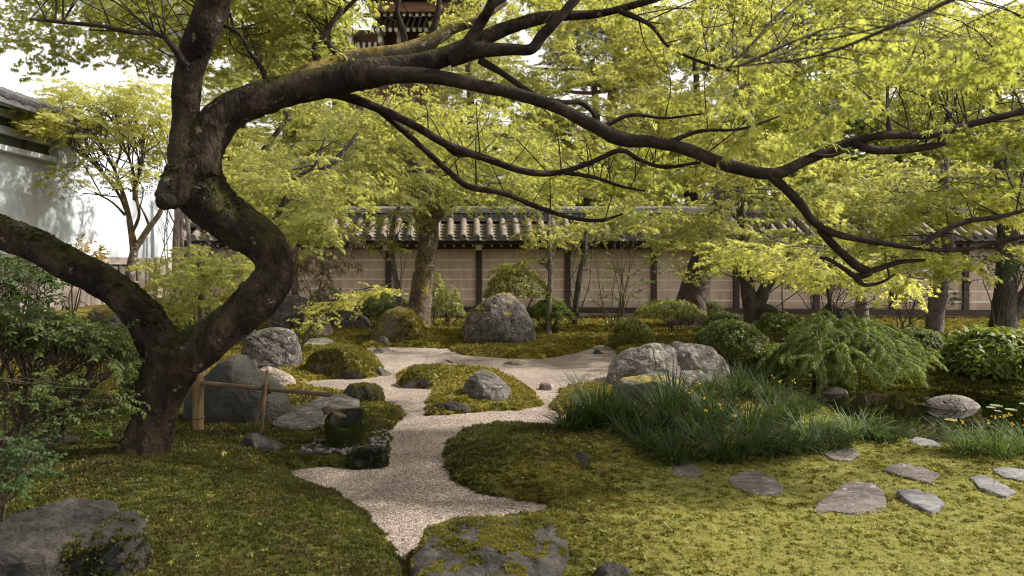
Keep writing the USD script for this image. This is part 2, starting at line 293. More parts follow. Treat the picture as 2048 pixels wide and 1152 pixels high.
def tube(pts, sides=8, n=6, rough=0.0, seed=0, freq=6.0, ends=True, fine=0.0):
    """A tapering tube through rows (x, y, z, r), its skin uneven by rough (a share of the radius)."""
    c = curve(pts, n); q, r = c[:, :3], np.maximum(c[:, 3], .0004)
    d = np.gradient(q, axis=0); d /= np.maximum(np.linalg.norm(d, axis=1, keepdims=True), 1e-9)
    ref = np.array([0, 0, 1.0]) if abs(d[0, 2]) < .9 else np.array([1.0, 0, 0])
    u = np.cross(d[0], ref); u /= np.linalg.norm(u)
    a = np.arange(sides) * 2 * np.pi / sides
    rings = []
    for i in range(len(q)):
        u = u - d[i] * (u @ d[i]); u /= max(np.linalg.norm(u), 1e-9)
        w = np.cross(d[i], u)
        rings.append(q[i] + r[i] * (np.cos(a)[:, None] * u + np.sin(a)[:, None] * w))
    rings = np.array(rings)
    if rough > 0:
        nn = meshkit.fbm(rings * freq + seed * 7.3, 4, seed) - .5
        n2 = meshkit.noise(rings * np.array([freq * 4, freq * 4, freq * 1.2]) + seed, seed + 9) - .5
        n3 = 1 - 2 * np.abs(meshkit.fbm(rings * np.array([freq * 7, freq * 7, freq * 2.5]) + seed * 3, 3, seed + 4) - .5)
        rings = q[:, None] + (rings - q[:, None]) * (1 + rough * 2.2 * nn + rough * .5 * n2 + fine * (n3 - .75))[..., None]
    v = rings.reshape(-1, 3)
    i, j = np.meshgrid(np.arange(len(q) - 1), np.arange(sides), indexing='ij')
    k = (j + 1) % sides
    f = quads(np.stack([i * sides + j, (i + 1) * sides + j, (i + 1) * sides + k, i * sides + k], -1).reshape(-1, 4)[:, ::-1])
    if ends:
        m = len(v); v = np.vstack([v, q[0] - d[0] * r[0] * .3, q[-1] + d[-1] * r[-1] * .5])
        s = np.arange(sides); e = (s + 1) % sides; o = (len(q) - 1) * sides
        f = np.vstack([f, np.stack([s, e, np.full(sides, m)], 1)[:, ::-1][:, ::-1], np.stack([o + e, o + s, np.full(sides, m + 1)], 1)])
    return v, f

def px_path(rows, y=None):
    """(u, v, radius px[, depth]) rows of the photograph to (x, y, z, r); a missing depth repeats the one before."""
    out = []
    for row in rows:
        if len(row) > 3: y = row[3]
        out.append([*W(row[0], row[1], y), row[2] / FOC * y])
    return out

def profile(pts, n=720):
    """Radius by angle about its centre of a star-shaped outline (m x 2)."""
    p = np.asarray(pts, float); c = (p.min(0) + p.max(0)) / 2
    q = p - c; a = np.linspace(-np.pi, np.pi, n, endpoint=False); r = np.zeros(n)
    for i in range(len(q)):
        A, B = q[i], q[(i + 1) % len(q)]; e = B - A
        det = np.cos(a) * e[1] - np.sin(a) * e[0]
        with np.errstate(divide='ignore', invalid='ignore'):
            t = (A[0] * e[1] - A[1] * e[0]) / det; s = (A[0] * np.sin(a) - A[1] * np.cos(a)) / det
        ok = (t > 0) & (s >= -1e-6) & (s <= 1 + 1e-6) & np.isfinite(t)
        r = np.where(ok, np.maximum(r, np.where(ok, t, 0)), r)
    r = np.where(r <= 0, np.median(r), r)
    return c, a, gaussian_filter(r, n / 300, mode='wrap')

ICO = {k: trimesh.creation.icosphere(subdivisions=k) for k in (2, 3, 4, 5)}
SHAPES = {'dome': [(0, 0), (.02, .35), (.10, .68), (.27, .93), (.5, 1), (.73, .9), (.91, .6), (1, .25), (1, 0)],
          'peak': [(0, 0), (.06, .28), (.22, .6), (.40, .98), (.52, 1), (.72, .62), (.92, .3), (1, 0)],
          'block': [(0, 0), (.0, .55), (.10, .88), (.4, 1), (.8, .97), (.97, .75), (1, .3), (.98, 0)],
          'flat': [(0, .1), (.08, .55), (.3, .93), (.6, 1), (.9, .72), (1, .25), (.98, 0)],
          'slope': [(0, 0), (.02, .6), (.14, .95), (.32, 1), (.6, .72), (.85, .38), (1, .1), (1, 0)],
          'slope2': [(0, .1), (.15, .38), (.42, .74), (.68, 1), (.86, .95), (.98, .55), (1, 0)]}

def rock_mesh(outline, vbase, depth=.8, seed=1, sub=4, cuts=12, amp=.05, sharp=.75, y=None, sink=.12):
    """A rock whose outline from the garden's front is the given pixel outline; vbase is the row where it meets the ground."""
    o = np.asarray(outline, float); um = (o[:, 0].min() + o[:, 0].max()) / 2
    w_px = np.ptp(o[:, 0])
    if y is None:
        y0 = G(um, vbase)[1]; y = y0 + .35 * depth * w_px / FOC * y0
    pts = np.array([[(u - 1024) / FOC * y, EYE + (HOR - v) / FOC * y] for u, v in o])
    low = pts[:, 1].min(); h = pts[:, 1].max() - low
    pts[:, 1] = np.where(pts[:, 1] < low + .25 * h, pts[:, 1] - sink * max(h, .1) - .02, pts[:, 1])
    c, a, r = profile(pts)
    d = np.array(ICO[sub].vertices); f = np.array(ICO[sub].faces)
    th = np.arctan2(d[:, 2], d[:, 0]); R = np.interp(th, a, r, period=2 * np.pi)
    ry = depth * np.ptp(pts[:, 0]) / 2
    s = np.sqrt(np.maximum(1 - d[:, 1] ** 2, 0))
    p = np.stack([R * np.cos(th) * s ** .8, ry * np.sign(d[:, 1]) * np.abs(d[:, 1]) ** .85, R * np.sin(th) * s ** .8], 1)
    rng = np.random.default_rng(seed)
    for _ in range(cuts):
        n = rng.normal(size=3); n[2] = abs(n[2]) * .7; n[1] = -abs(n[1]) * 1.2 if rng.random() < .7 else n[1]; n /= np.linalg.norm(n)
        t = p @ n; lim = t.max() * rng.uniform(.62, .93)
        p = p - np.outer(np.maximum(t - lim, 0) * sharp * (.35 + .65 * abs(n[1])), n)
    size = np.ptp(p[:, 0]); nv = p / max(size, 1e-6)
    dirn = p / np.maximum(np.linalg.norm(p, axis=1, keepdims=True), 1e-9)
    ridged = 1 - 2 * np.abs(meshkit.fbm(nv * 3.2 + seed * 3.1, 4, seed) - .5)
    rid2 = 1 - 2 * np.abs(meshkit.fbm(nv * np.array([7, 7, 10]) + seed * 1.7, 3, seed + 5) - .5)
    ax = rng.normal(size=3) * [.5, .5, 1]; ax /= np.linalg.norm(ax)
    st = nv @ ax * rng.uniform(7, 11) + 1.5 * meshkit.fbm(nv * 2.5 + seed, 3, seed + 7); lay = np.abs(st - np.floor(st) - .5) * 2
    disp = amp * size * (1.3 * (meshkit.fbm(nv * 2.2 + seed, 4, seed + 1) - .5) + .9 * (ridged - .75) + .45 * (rid2 - .75) - .22 * sstep(.82, 1.0, lay)) + .35 * amp * size * (meshkit.fbm(nv * 16 + seed, 3, seed + 2) - .5)
    p = p + dirn * disp[:, None]
    return p + np.array([c[0], y, c[1]]), f

def slab_mesh(outline, h, seed=1, rings=14, n=72, flatness=8, rough=.8):
    """A flat stone lying in the ground: its plan is the pixel outline projected on the ground; the top stands h above it."""
    o = np.asarray(outline, float); m = o.mean(0); g = G(*m)
    P = np.array([flat(u, v, g[2] + h * .6) for u, v in o]); c, a, r = profile(P)
    ang = np.linspace(-np.pi, np.pi, n, endpoint=False); R = np.interp(ang, a, r, period=2 * np.pi)
    R = R * (1 + .16 * (meshkit.fbm(np.stack([np.cos(ang) * 3.5 + seed, np.sin(ang) * 3.5, ang * 0], -1), 4, seed) - .5))
    v = [[c[0], c[1], h]]
    for k in range(1, rings + 1):
        t = k / rings
        for i in range(n):
            v.append([c[0] + R[i] * t * np.cos(ang[i]), c[1] + R[i] * t * np.sin(ang[i]), h * (1 - t ** flatness * .35)])
    for i in range(n): v.append([c[0] + R[i] * 1.03 * np.cos(ang[i]), c[1] + R[i] * 1.03 * np.sin(ang[i]), -.10])
    v = np.array(v)
    v[:1 + rings * n, 2] += h * rough * (meshkit.fbm(np.c_[v[:1 + rings * n, :2] * 5, np.full(1 + rings * n, seed)], 4, seed) - .5) + h * .35 * (meshkit.fbm(np.c_[v[:1 + rings * n, 0] * 9, v[:1 + rings * n, 1] * 28, np.full(1 + rings * n, seed)], 3, seed) - .5)
    v[:, 2] += float(ground(c[0], c[1]))
    f = [[0, 1 + i, 1 + (i + 1) % n] for i in range(n)]
    for k in range(rings):
        for i in range(n):
            A, B = 1 + k * n + i, 1 + k * n + (i + 1) % n
            f += [[A, A + n, B + n], [A, B + n, B]]
    return (v, np.array(f)), [(c[0] + R[i] * np.cos(ang[i]), c[1] + R[i] * np.sin(ang[i])) for i in range(n)]

# ------------------------------------------------------------------ leaves and sprays (built once, scattered by instancers)
def fan(out):
    k = len(out) - 1
    return np.array([[0, i, i + 1] for i in range(1, k)])
def maple_leaf(rng, lobes=7):
    """A star of pointed lobes about the origin of its veins, in the xy plane, tip at +x, span about 1."""
    if lobes == 7: A, Ls = [-128, -84, -41, 0, 41, 84, 128], [.30, .50, .62, .70, .62, .50, .30]
    else: A, Ls = [-104, -50, 0, 50, 104], [.40, .60, .70, .60, .40]
    out = [(0, 0, 0), (-.03, -.03, 0)]
    for i, (a, l) in enumerate(zip(A, Ls)):
        l = l * rng.uniform(.9, 1.1); t = math.radians(a)
        out.append((l * math.cos(t), l * math.sin(t), -.28 * l * l))
        if i < len(A) - 1:
            b = math.radians((a + A[i + 1]) / 2); s = .23
            out.append((s * math.cos(b), s * math.sin(b), .012))
    out.append((-.03, .03, 0))
    v = np.array(out)
    return v + np.array([.18, 0, 0]), fan(out)
def oval_leaf(w=.38, bend=.25, seg=3):
    """A pointed oval leaf, stalk at the origin, tip at x = 1, folded a little along its midrib."""
    t = np.linspace(0, 1, seg + 2); mid = np.stack([t, 0 * t, .12 * np.sin(np.pi * t) - bend * t ** 2], 1)
    wd = w * .5 * np.sin(np.pi * t ** .85); v, f = [mid[0]], []
    for i in range(1, seg + 1): v += [mid[i] + [0, wd[i], .06], mid[i] + [0, -wd[i], .06]]
    v.append(mid[-1])
    f += [[0, 2, 1]]
    for i in range(seg - 1): a = 1 + 2 * i; f += [[a, a + 1, a + 3], [a, a + 3, a + 2]]
    a = 1 + 2 * (seg - 1); f += [[a, a + 1, len(v) - 1]]
    return np.array(v), np.array(f)
def strap(L, w, bend, seg=5, curl=1.3, tilt=.3):
    """A grass blade: starts upwards at the origin and arches over towards +x."""
    t = np.linspace(0, 1, seg + 1); ang = np.pi / 2 - tilt - bend * t ** curl
    step = np.stack([np.cos(ang), np.sin(ang)], 1) * L / seg
    p = np.vstack([[0, 0], np.cumsum(step[:-1], 0)])
    wd = w * .5 * (1 - t ** 2.2) + w * .03
    v = np.vstack([np.c_[p[:, 0], wd, p[:, 1]], np.c_[p[:, 0], -wd, p[:, 1]]]); n = seg + 1
    f = quads(np.array([[i, i + 1, n + i + 1, n + i] for i in range(seg)]))
    return v, f
def put(m, R=None, s=1.0, t=(0, 0, 0)):
    v = m[0] * s
    if R is not None: v = v @ R.T
    return v + np.asarray(t), m[1]
def eul(yaw, pitch=0.0, roll=0.0):
    return Rot.from_euler('ZYX', [yaw, pitch, roll]).as_matrix()

def maple_spray(seed, length=.38, size=.068, lobes=7, droop=.5):
    """A flat branching twig with opposite maple leaves that hang a little."""
    rng = np.random.default_rng(seed); leaves, twigs = [], []
    def branch(p, yaw, L, depth):
        n = max(2, int(L / .055)); path = [[*p, .0022 if depth == 0 else .0014]]; q = np.array(p, float)
        for i in range(n):
            yaw += rng.normal(0, .18)
            q = q + np.array([math.cos(yaw), math.sin(yaw), -.10 - .12 * i / n + rng.normal(0, .08)]) * L / n
            path.append([*q, .0014 if depth == 0 else .0009])
            for s in (-1, 1):
                if depth == 0 and i < n - 1 and rng.random() < .62: branch(q, yaw + s * rng.uniform(.6, 1.0), L * rng.uniform(.35, .55), 1)
                elif rng.random() < .9:
                    sc = size * rng.uniform(.75, 1.2); y2 = yaw + s * rng.uniform(.5, 1.1)
                    leaves.append(put(maple_leaf(rng, lobes), eul(y2, droop * rng.uniform(.1, 1.6), rng.normal(0, .45)), sc, q + np.array([math.cos(y2), math.sin(y2), -.2]) * .018))
        leaves.append(put(maple_leaf(rng, lobes), eul(yaw, droop * rng.uniform(.2, 1.6), rng.normal(0, .4)), size * rng.uniform(.9, 1.2), q))
        twigs.append(tube(path, 3, 1, ends=False))
    branch((0, 0, 0), 0.0, length, 0)
    return cat_mesh(leaves), cat_mesh(twigs)
def whorl(seed, n=9, size=.03, w=.4, up=.5, stem=.06):
    """A shoot tip: a rosette of oval leaves round +z."""
    rng = np.random.default_rng(seed); leaf = oval_leaf(w, .3, 2); out = []
    for i in range(n):
        out.append(put(leaf, eul(i * 2.4 + rng.normal(0, .2), -up * rng.uniform(.2, 1.6)), size * rng.uniform(.75, 1.25), (rng.normal(0, size * .25), rng.normal(0, size * .25), -stem * rng.random())))
    return cat_mesh(out), None
def leaf_shoot(seed, L=.28, n=12, size=.085, w=.34, droop=.3, r=.003):
    """A twig with alternate oval leaves, growing along +x."""
    rng = np.random.default_rng(seed); out, path, q, yaw = [], [[0, 0, 0, r]], np.zeros(3), 0.0
    for i in range(n):
        yaw += rng.normal(0, .15); q = q + np.array([math.cos(yaw), math.sin(yaw), rng.normal(.05, .1)]) * L / n; path.append([*q, r * (1 - .7 * i / n)])
        out.append(put(oval_leaf(w, droop, 3), eul(yaw + (-1) ** i * rng.uniform(.4, 1.2), rng.normal(.1, .35), rng.normal(0, .4)), size * rng.uniform(.7, 1.15), q))
    return cat_mesh(out), tube(path, 3, 1, ends=False)
def lace_spray(seed, L=.42):
    """A hanging spray of finely cut narrow leaflets."""
    rng = np.random.default_rng(seed); out, path, q = [], [[0, 0, 0, .002]], np.zeros(3)
    for i in range(11):
        a = .15 + i * .07; q = q + np.array([math.cos(a), rng.normal(0, .15), -math.sin(a)]) * L / 11; path.append([*q, .0015])
        for s in (-1, 1):
            for k in range(4):
                out.append(put(oval_leaf(.13, .3, 2), eul(s * rng.uniform(.1, 1.5), rng.uniform(.1, .9), rng.normal(0, .5)), rng.uniform(.05, .095), q))
    return cat_mesh(out), tube(path, 3, 1, ends=False)
def moss_tuft(seed, n=26):
    rng = np.random.default_rng(seed); out = []
    for _ in range(n):
        r, t = .75 * math.sqrt(rng.random()), rng.uniform(0, 2 * np.pi); b = np.array([r * math.cos(t), r * math.sin(t), -.15])
        d = np.array([rng.normal(0, .45) + .5 * b[0], rng.normal(0, .45) + .5 * b[1], 1.0]); d /= np.linalg.norm(d); d *= rng.uniform(.45, 1.05) * (1 - .35 * r)
        s = np.cross(d, rng.normal(size=3)); s = s / np.linalg.norm(s) * .13
        out.append((np.array([b - s, b + s, b + d * .6 + s * 1.3, b + d, b + d * .6 - s * 1.3]), np.array([[0, 1, 2], [0, 2, 4], [4, 2, 3]])))
    return cat_mesh(out), None
def pine_tuft(seed, n=42, L=.12):
    rng = np.random.default_rng(seed); out = []
    for i in range(n):
        d = rng.normal(size=3); d[2] = abs(d[2]) * .8 + .15; d /= np.linalg.norm(d); s = np.cross(d, rng.normal(size=3)); s = s / np.linalg.norm(s) * .0035
        b = np.array([0, 0, .06 * rng.random()]); e = b + d * L * rng.uniform(.7, 1.1)
        out.append((np.array([b - s, b + s, e]), np.array([[0, 1, 2]])))
    return cat_mesh(out), None
def clover(seed):
    rng = np.random.default_rng(seed); out = []
    for i in range(5):
        out.append(put(oval_leaf(.75, .2, 2), eul(rng.uniform(0, 6.3), rng.normal(-.2, .3), rng.normal(0, .3)), rng.uniform(.5, 1), (rng.normal(0, .4), rng.normal(0, .4), rng.uniform(.1, .6))))
    return cat_mesh(out), None

SPRAY = [maple_spray(10 + i) for i in range(5)]
SPRAY_FAR = [maple_spray(30 + i, .42, .080, 5) for i in range(4)]
SPRAY_NEAR = [maple_spray(50 + i, .28, .066, 7, .8) for i in range(3)]
AZALEA = [whorl(70 + i, 10, .034) for i in range(4)]
BROAD = [leaf_shoot(80 + i) for i in range(3)]
SMALL = [leaf_shoot(90 + i, .20, 12, .045, .42) for i in range(3)]
LONG = [leaf_shoot(95 + i, .22, 12, .11, .24, .5) for i in range(3)]
LACE = [lace_spray(100 + i) for i in range(3)]
MOSS = [moss_tuft(110 + i) for i in range(4)]
PINE = [pine_tuft(120 + i) for i in range(3)]
CLOVER = [clover(130 + i) for i in range(3)]

def scatter(thing, name, protos, pos, rot, scale, leaf, twig=None, label=None, cat=None, parent=None, loc=None):
    """One PointInstancer of the protos; thing: a Thing whose part it is, or None for a thing of its own."""
    pos = np.asarray(pos, float)
    if len(pos) == 0: return
    path = free(parent or (thing.path if thing else '/World'), name)
    off = thing.loc if thing else np.zeros(3)
    pi = UsdGeom.PointInstancer.Define(stage, path)
    rel = pi.CreatePrototypesRel()
    for k, (lv, tw) in enumerate(protos):
        x = UsdGeom.Xform.Define(stage, f'{path}/spray_{k:03d}')
        usdkit.mesh(stage, f'{path}/spray_{k:03d}/leaves', lv, leaf)
        if tw is not None and twig is not None: usdkit.mesh(stage, f'{path}/spray_{k:03d}/twig', tw, twig)
        rel.AddTarget(x.GetPath())
    n = len(pos); rng = np.random.default_rng(n + len(path))
    q = rot.as_quat()
    pi.CreateProtoIndicesAttr(Vt.IntArray.FromNumpy(rng.integers(0, len(protos), n).astype(np.int32)))
    pi.CreatePositionsAttr(Vt.Vec3fArray.FromNumpy((pos - off).astype(np.float32)))
    pi.CreateOrientationsAttr(Vt.QuathArray([Gf.Quath(float(a[3]), float(a[0]), float(a[1]), float(a[2])) for a in q]))
    sc = np.broadcast_to(np.asarray(scale, float), (n,)) if np.ndim(scale) < 2 else np.asarray(scale)
    sc = np.repeat(sc[:, None], 3, 1) if sc.ndim == 1 else sc
    pi.CreateScalesAttr(Vt.Vec3fArray.FromNumpy(sc.astype(np.float32)))
    tag(pi, label, cat, kind='stuff')
    return pi

def yawed(yaw, pitch, roll):
    return Rot.from_euler('ZYX', np.stack([yaw, pitch, roll], 1))

def upright(normals, rng, tilt=.15):
    """Rotations that bring +z to the normals, turned at random about them."""
    n = normals + rng.normal(0, tilt, normals.shape); n /= np.linalg.norm(n, axis=1, keepdims=True)
    axis = np.cross(np.tile([0, 0, 1.0], (len(n), 1)), n); s = np.linalg.norm(axis, axis=1); c = n[:, 2]
    ang = np.arctan2(s, c); axis = np.where(s[:, None] > 1e-6, axis / np.maximum(s, 1e-9)[:, None], [1, 0, 0])
    return Rot.from_rotvec(axis * ang[:, None]) * Rot.from_rotvec(np.c_[np.zeros((len(n), 2)), rng.uniform(0, 2 * np.pi, len(n))])

def on_mesh(mesh, n, rng, keep=None):
    """Random points and normals of a mesh's faces; keep(points, normals) gives a mask."""
    v, f = vf(mesh); a, b, c = v[f[:, 0]], v[f[:, 1]], v[f[:, 2]]; cr = np.cross(b - a, c - a); A = np.linalg.norm(cr, axis=1)
    k = rng.choice(len(f), n, p=A / A.sum()); s, t = rng.random(n), rng.random(n); m = s + t > 1; s[m], t[m] = 1 - s[m], 1 - t[m]
    p = a[k] + (b - a)[k] * s[:, None] + (c - a)[k] * t[:, None]; nn = cr[k] / np.maximum(A[k], 1e-12)[:, None]
    if keep is not None: m = keep(p, nn); p, nn = p[m], nn[m]
    return p, nn

def in_poly(poly, n, rng):
    P = Polygon(poly).buffer(0); x0, y0, x1, y1 = P.bounds; out = np.zeros((0, 2))
    while len(out) < n:
        q = np.c_[rng.uniform(x0, x1, 4 * n), rng.uniform(y0, y1, 4 * n)]
        out = np.vstack([out, q[shapely.contains_xy(P, q[:, 0], q[:, 1])]])
    return out[:n]

def foliage_points(poly, n, ya, yb, rng, layer=3.0, thr=.45, seed=1, fx=.9):
    """Points of a crown that the photograph shows inside poly, between the depths ya and yb, gathered in flat layers."""
    out = np.zeros((0, 3)); tries = 0
    while len(out) < n and tries < 60:
        q = in_poly(poly, 2 * n, rng); y = (ya ** 3 + rng.random(2 * n) * (yb ** 3 - ya ** 3)) ** (1 / 3)
        p = np.stack([(q[:, 0] - 1024) / FOC * y, y, EYE + (HOR - q[:, 1]) / FOC * y], 1)
        k = meshkit.fbm(p * np.array([fx, fx, layer]) + seed * 5.7, 3, seed)
        out = np.vstack([out, p[k > thr]]); tries += 1
    return out[:n]

def sprays(thing, pts, rng, mat, protos=SPRAY, centre=None, scale=(.8, 1.2), droop=.25, twig='stem', name='foliage', label=None):
    """Maple sprays at pts, growing outward from the centre (or any way)."""
    n = len(pts)
    yaw = rng.uniform(-np.pi, np.pi, n)
    if centre is not None:
        d = pts - np.asarray(centre); yaw = np.arctan2(d[:, 1], d[:, 0]) + rng.normal(0, .9, n)
    scatter(thing, name, protos, pts, yawed(yaw, droop + rng.normal(0, .25, n), rng.normal(0, .3, n)), rng.uniform(*scale, n), M[mat], M[twig], label=label)

def baked_leaves(thing, protos, pts, rot, scale, leaf, twig, most=300, per=16):
    """Sprays whose leaves one can tell apart in the picture: the most largest leaves as parts of their own, what is left as one part."""
    rng = np.random.default_rng(len(pts)); Rm = rot.as_matrix(); all_l, tws = [], []
    for p, R, s in zip(pts, Rm, scale):
        (lv, lf), tw = protos[rng.integers(len(protos))]
        v = lv @ R.T * s + p; k = len(lv) // per; nf = len(lf) // k
        for i in range(k): all_l.append((v[i * per:(i + 1) * per], lf[i * nf:(i + 1) * nf] - i * per))
        tws.append((tw[0] @ R.T * s + p, tw[1]))
    def size(m):
        c = m[0].mean(0); u, w = c[0] / c[1] * FOC + 1024, HOR - (c[2] - EYE) / c[1] * FOC
        return (0 < u < 2048 and 0 < w < 1152) * np.ptp(m[0], axis=0).max() / c[1]
    all_l.sort(key=size, reverse=True)
    for m in all_l[:most]: thing.part('leaf', m, leaf)
    if len(all_l) > most: thing.part('leaves', cat_mesh(all_l[most:]), leaf, kind='stuff')
    thing.part('leaf_stalks', cat_mesh(tws), twig, kind='stuff')
# ------------------------------------------------------------------ the setting: ground, gravel, pond
def grid_sheet(xs, ys, fz):
    X, Y = np.meshgrid(xs, ys, indexing='ij'); Z = fz(X, Y)
    v = np.stack([X, Y, Z], -1).reshape(-1, 3); n = len(ys)
    i, j = np.meshgrid(np.arange(len(xs) - 1), np.arange(n - 1), indexing='ij')
    return v, quads(np.stack([i * n + j, (i + 1) * n + j, (i + 1) * n + j + 1, i * n + j + 1], -1).reshape(-1, 4))
M['soil'] = usdkit.material(stage, L + 'soil', {
    'g': ('geometry', {}), 'a': ('attribute', {'attribute': 'tint'}), 'n': ('noise_texture', {'scale': 14.0, 'detail': 6.0, 'roughness': .7}),
    'm': ('map_range', {'from_min': .3, 'from_max': .7, 'to_min': .55, 'to_max': 1.35}), 'x': ('mix', {'mix_type': 'multiply', 'fac': 1.0}),
    'b': ('noise_texture', {'scale': 90.0, 'detail': 4.0, 'roughness': .7}), 'bp': ('bump', {'strength': .8, 'distance': .02}), 'p': ('principled_bsdf', {'roughness': .95, 'specular_ior_level': .1})},
    [('g.position', 'n.vector'), ('g.position', 'b.vector'), ('n.fac', 'm.value'), ('a.color', 'x.color1'), ('m.result', 'x.color2'), ('x.color', 'p.base_color'), ('b.fac', 'bp.height'), ('bp.normal', 'p.normal')], surface='p.BSDF')

def moss_weights(x, y):
    """Shares of (deep, olive, gold, rust, lime) moss at a place: each kind keeps its own ground."""
    n1, n2, n3 = N2(x, y, 1.3, 21), N2(x, y, 3.2, 22), N2(x, y, 5.5, 23)
    left = sstep(.35, -.45, x - .25 * (y - 4)) * sstep(6.3, 5.2, y)
    far = sstep(5.6, 7.2, y)
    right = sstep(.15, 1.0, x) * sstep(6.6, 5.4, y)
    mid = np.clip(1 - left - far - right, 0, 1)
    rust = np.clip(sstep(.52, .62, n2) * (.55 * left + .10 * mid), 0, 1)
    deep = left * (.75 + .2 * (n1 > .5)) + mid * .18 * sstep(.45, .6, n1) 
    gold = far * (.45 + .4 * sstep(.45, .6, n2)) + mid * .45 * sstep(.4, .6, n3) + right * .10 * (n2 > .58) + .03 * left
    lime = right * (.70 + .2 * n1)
    olive = far * .35 + mid * .75 + left * .22 + right * .22
    bank = sstep(.9, .2, look(SD_POND, x, y)) * sstep(6.3, 6.9, y)
    gold = gold * (1 - bank); deep = deep + .5 * bank; olive = olive + .3 * bank; rust = rust * (1 - bank)
    w = np.stack([deep, olive, gold, 1.6 * rust, lime], -1) + 1e-6
    return w / w.sum(-1, keepdims=True)
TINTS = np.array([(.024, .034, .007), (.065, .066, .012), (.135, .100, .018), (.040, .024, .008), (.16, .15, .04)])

xs = np.unique(np.round(np.concatenate([np.arange(-16, -6, .25), np.arange(-6, 6, .045), np.arange(6, 17, .25)]), 4))
ys = [0.3]
while ys[-1] < 19: ys.append(ys[-1] + max(.028, .0075 * ys[-1]))
v, f = grid_sheet(xs, np.array(ys), ground)
soil = single('mossy_ground', (v, f), M['soil'], kind='structure', smooth=True, label='mossy garden ground of mounds and hollows under the moss')
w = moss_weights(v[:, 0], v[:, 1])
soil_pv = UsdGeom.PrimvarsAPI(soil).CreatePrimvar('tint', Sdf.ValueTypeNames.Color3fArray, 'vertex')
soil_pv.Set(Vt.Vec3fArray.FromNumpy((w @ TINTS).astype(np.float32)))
M['earth'] = ramp_noise('earth', [(.3, (.035, .035, .015)), (.7, (.075, .065, .03))], .6, bump=.4)
R_ = 400.0
ring = [(-R_, -R_, -.5), (R_, -R_, -.5), (R_, R_, -.5), (-R_, R_, -.5)]
single('ground', (np.array(ring), np.array([[0, 1, 2], [0, 2, 3]])), M['earth'], kind='structure', label='ground around and beyond the garden')
v, f = grid_sheet(np.linspace(-60, 60, 41), np.linspace(18.6, 120, 40), lambda X, Y: .10 + .02 * (Y - 18) * 0 + .12 * (N2(X, Y, .2, 4) - .5))
single('woodland_floor', (v, f), M['earth'], kind='structure', label='earth under the trees behind the wall')

gv = []
M['gravel'] = usdkit.material(stage, L + 'gravel', {
    'g': ('geometry', {}), 'v': ('voronoi_texture', {'scale': 140.0}), 'v2': ('voronoi_texture', {'scale': 210.0}), 's': ('separate_color', {}),
    'r': ('rgb_ramp', {'ramp': [(.0, (.066, .046, .035)), (.3, (.19, .147, .121)), (.65, (.335, .275, .235)), (1.0, (.56, .49, .44))]}),
    'n': ('noise_texture', {'scale': 1.1, 'detail': 6.0, 'roughness': .6}), 'nm': ('map_range', {'from_min': .32, 'from_max': .66, 'to_min': .66, 'to_max': 1.16}), 'x': ('mix', {'mix_type': 'multiply', 'fac': 1.0}),
    'iv': ('map_range', {'from_min': 0.0, 'from_max': .65, 'to_min': 1.0, 'to_max': 0.0, 'clamp': True}), 'dk': ('map_range', {'from_min': 0.0, 'from_max': .8, 'to_min': 1.1, 'to_max': .45, 'clamp': True}), 'y': ('mix', {'mix_type': 'multiply', 'fac': 1.0}),
    'bp': ('bump', {'strength': .9, 'distance': .005}), 'p': ('principled_bsdf', {'roughness': .85, 'specular_ior_level': .25})},
    [('g.position', 'v.vector'), ('g.position', 'n.vector'), ('v.color', 's.color'), ('s.r', 'r.fac'), ('n.fac', 'nm.value'), ('r.color', 'x.color1'), ('nm.result', 'x.color2'),
     ('v.distance', 'iv.value'), ('v.distance', 'dk.value'), ('x.color', 'y.color1'), ('dk.result', 'y.color2'), ('iv.result', 'bp.height'), ('bp.normal', 'p.normal'), ('y.color', 'p.base_color')], surface='p.BSDF')
def gravel_sheet():
    P = gravel_poly.buffer(.12)
    x0, y0, x1, y1 = P.bounds; s = .05
    gx = np.arange(x0, x1 + s, s); gy = np.arange(y0, y1 + s, s)
    v, f = grid_sheet(gx, gy, lambda X, Y: .010 * (N2(X, Y, 2.2, 31) - .5) + .008 * (N2(X, Y, 7, 32) - .5) + .004)
    c = v[f].mean(1); k = shapely.contains_xy(P, c[:, 0], c[:, 1]); f = f[k]
    u, inv = np.unique(f, return_inverse=True)
    return v[u], inv.reshape(-1, 3)
single('gravel_stream', gravel_sheet(), M['gravel'], kind='structure', smooth=True, label='pale gravel laid as a dry stream between moss banks')

M['water'] = usdkit.material(stage, L + 'water', {
    'g': ('geometry', {}), 'n': ('noise_texture', {'scale': 5.0, 'detail': 2.0}), 'bp': ('bump', {'strength': .05, 'distance': .01}), 'fr': ('fresnel', {'IOR': 1.33}),
    't': ('transparent_bsdf', {'color': (.50, .50, .36)}), 'gl': ('glossy_bsdf', {'roughness': .02, 'color': (.95, .95, .95)}), 'm': ('mix_closure', {})},
    [('g.position', 'n.vector'), ('n.fac', 'bp.height'), ('bp.normal', 'gl.normal'), ('fr.fac', 'm.fac'), ('t.BSDF', 'm.closure1'), ('gl.BSDF', 'm.closure2')], surface='m.closure')
wp = pond_poly.buffer(.35)
wv, wf = trimesh.creation.triangulate_polygon(wp, engine='earcut')
single('pond_water', (np.c_[wv, np.full(len(wv), POND_Z)], wf), M['water'], kind='structure', label='still dark pond water')

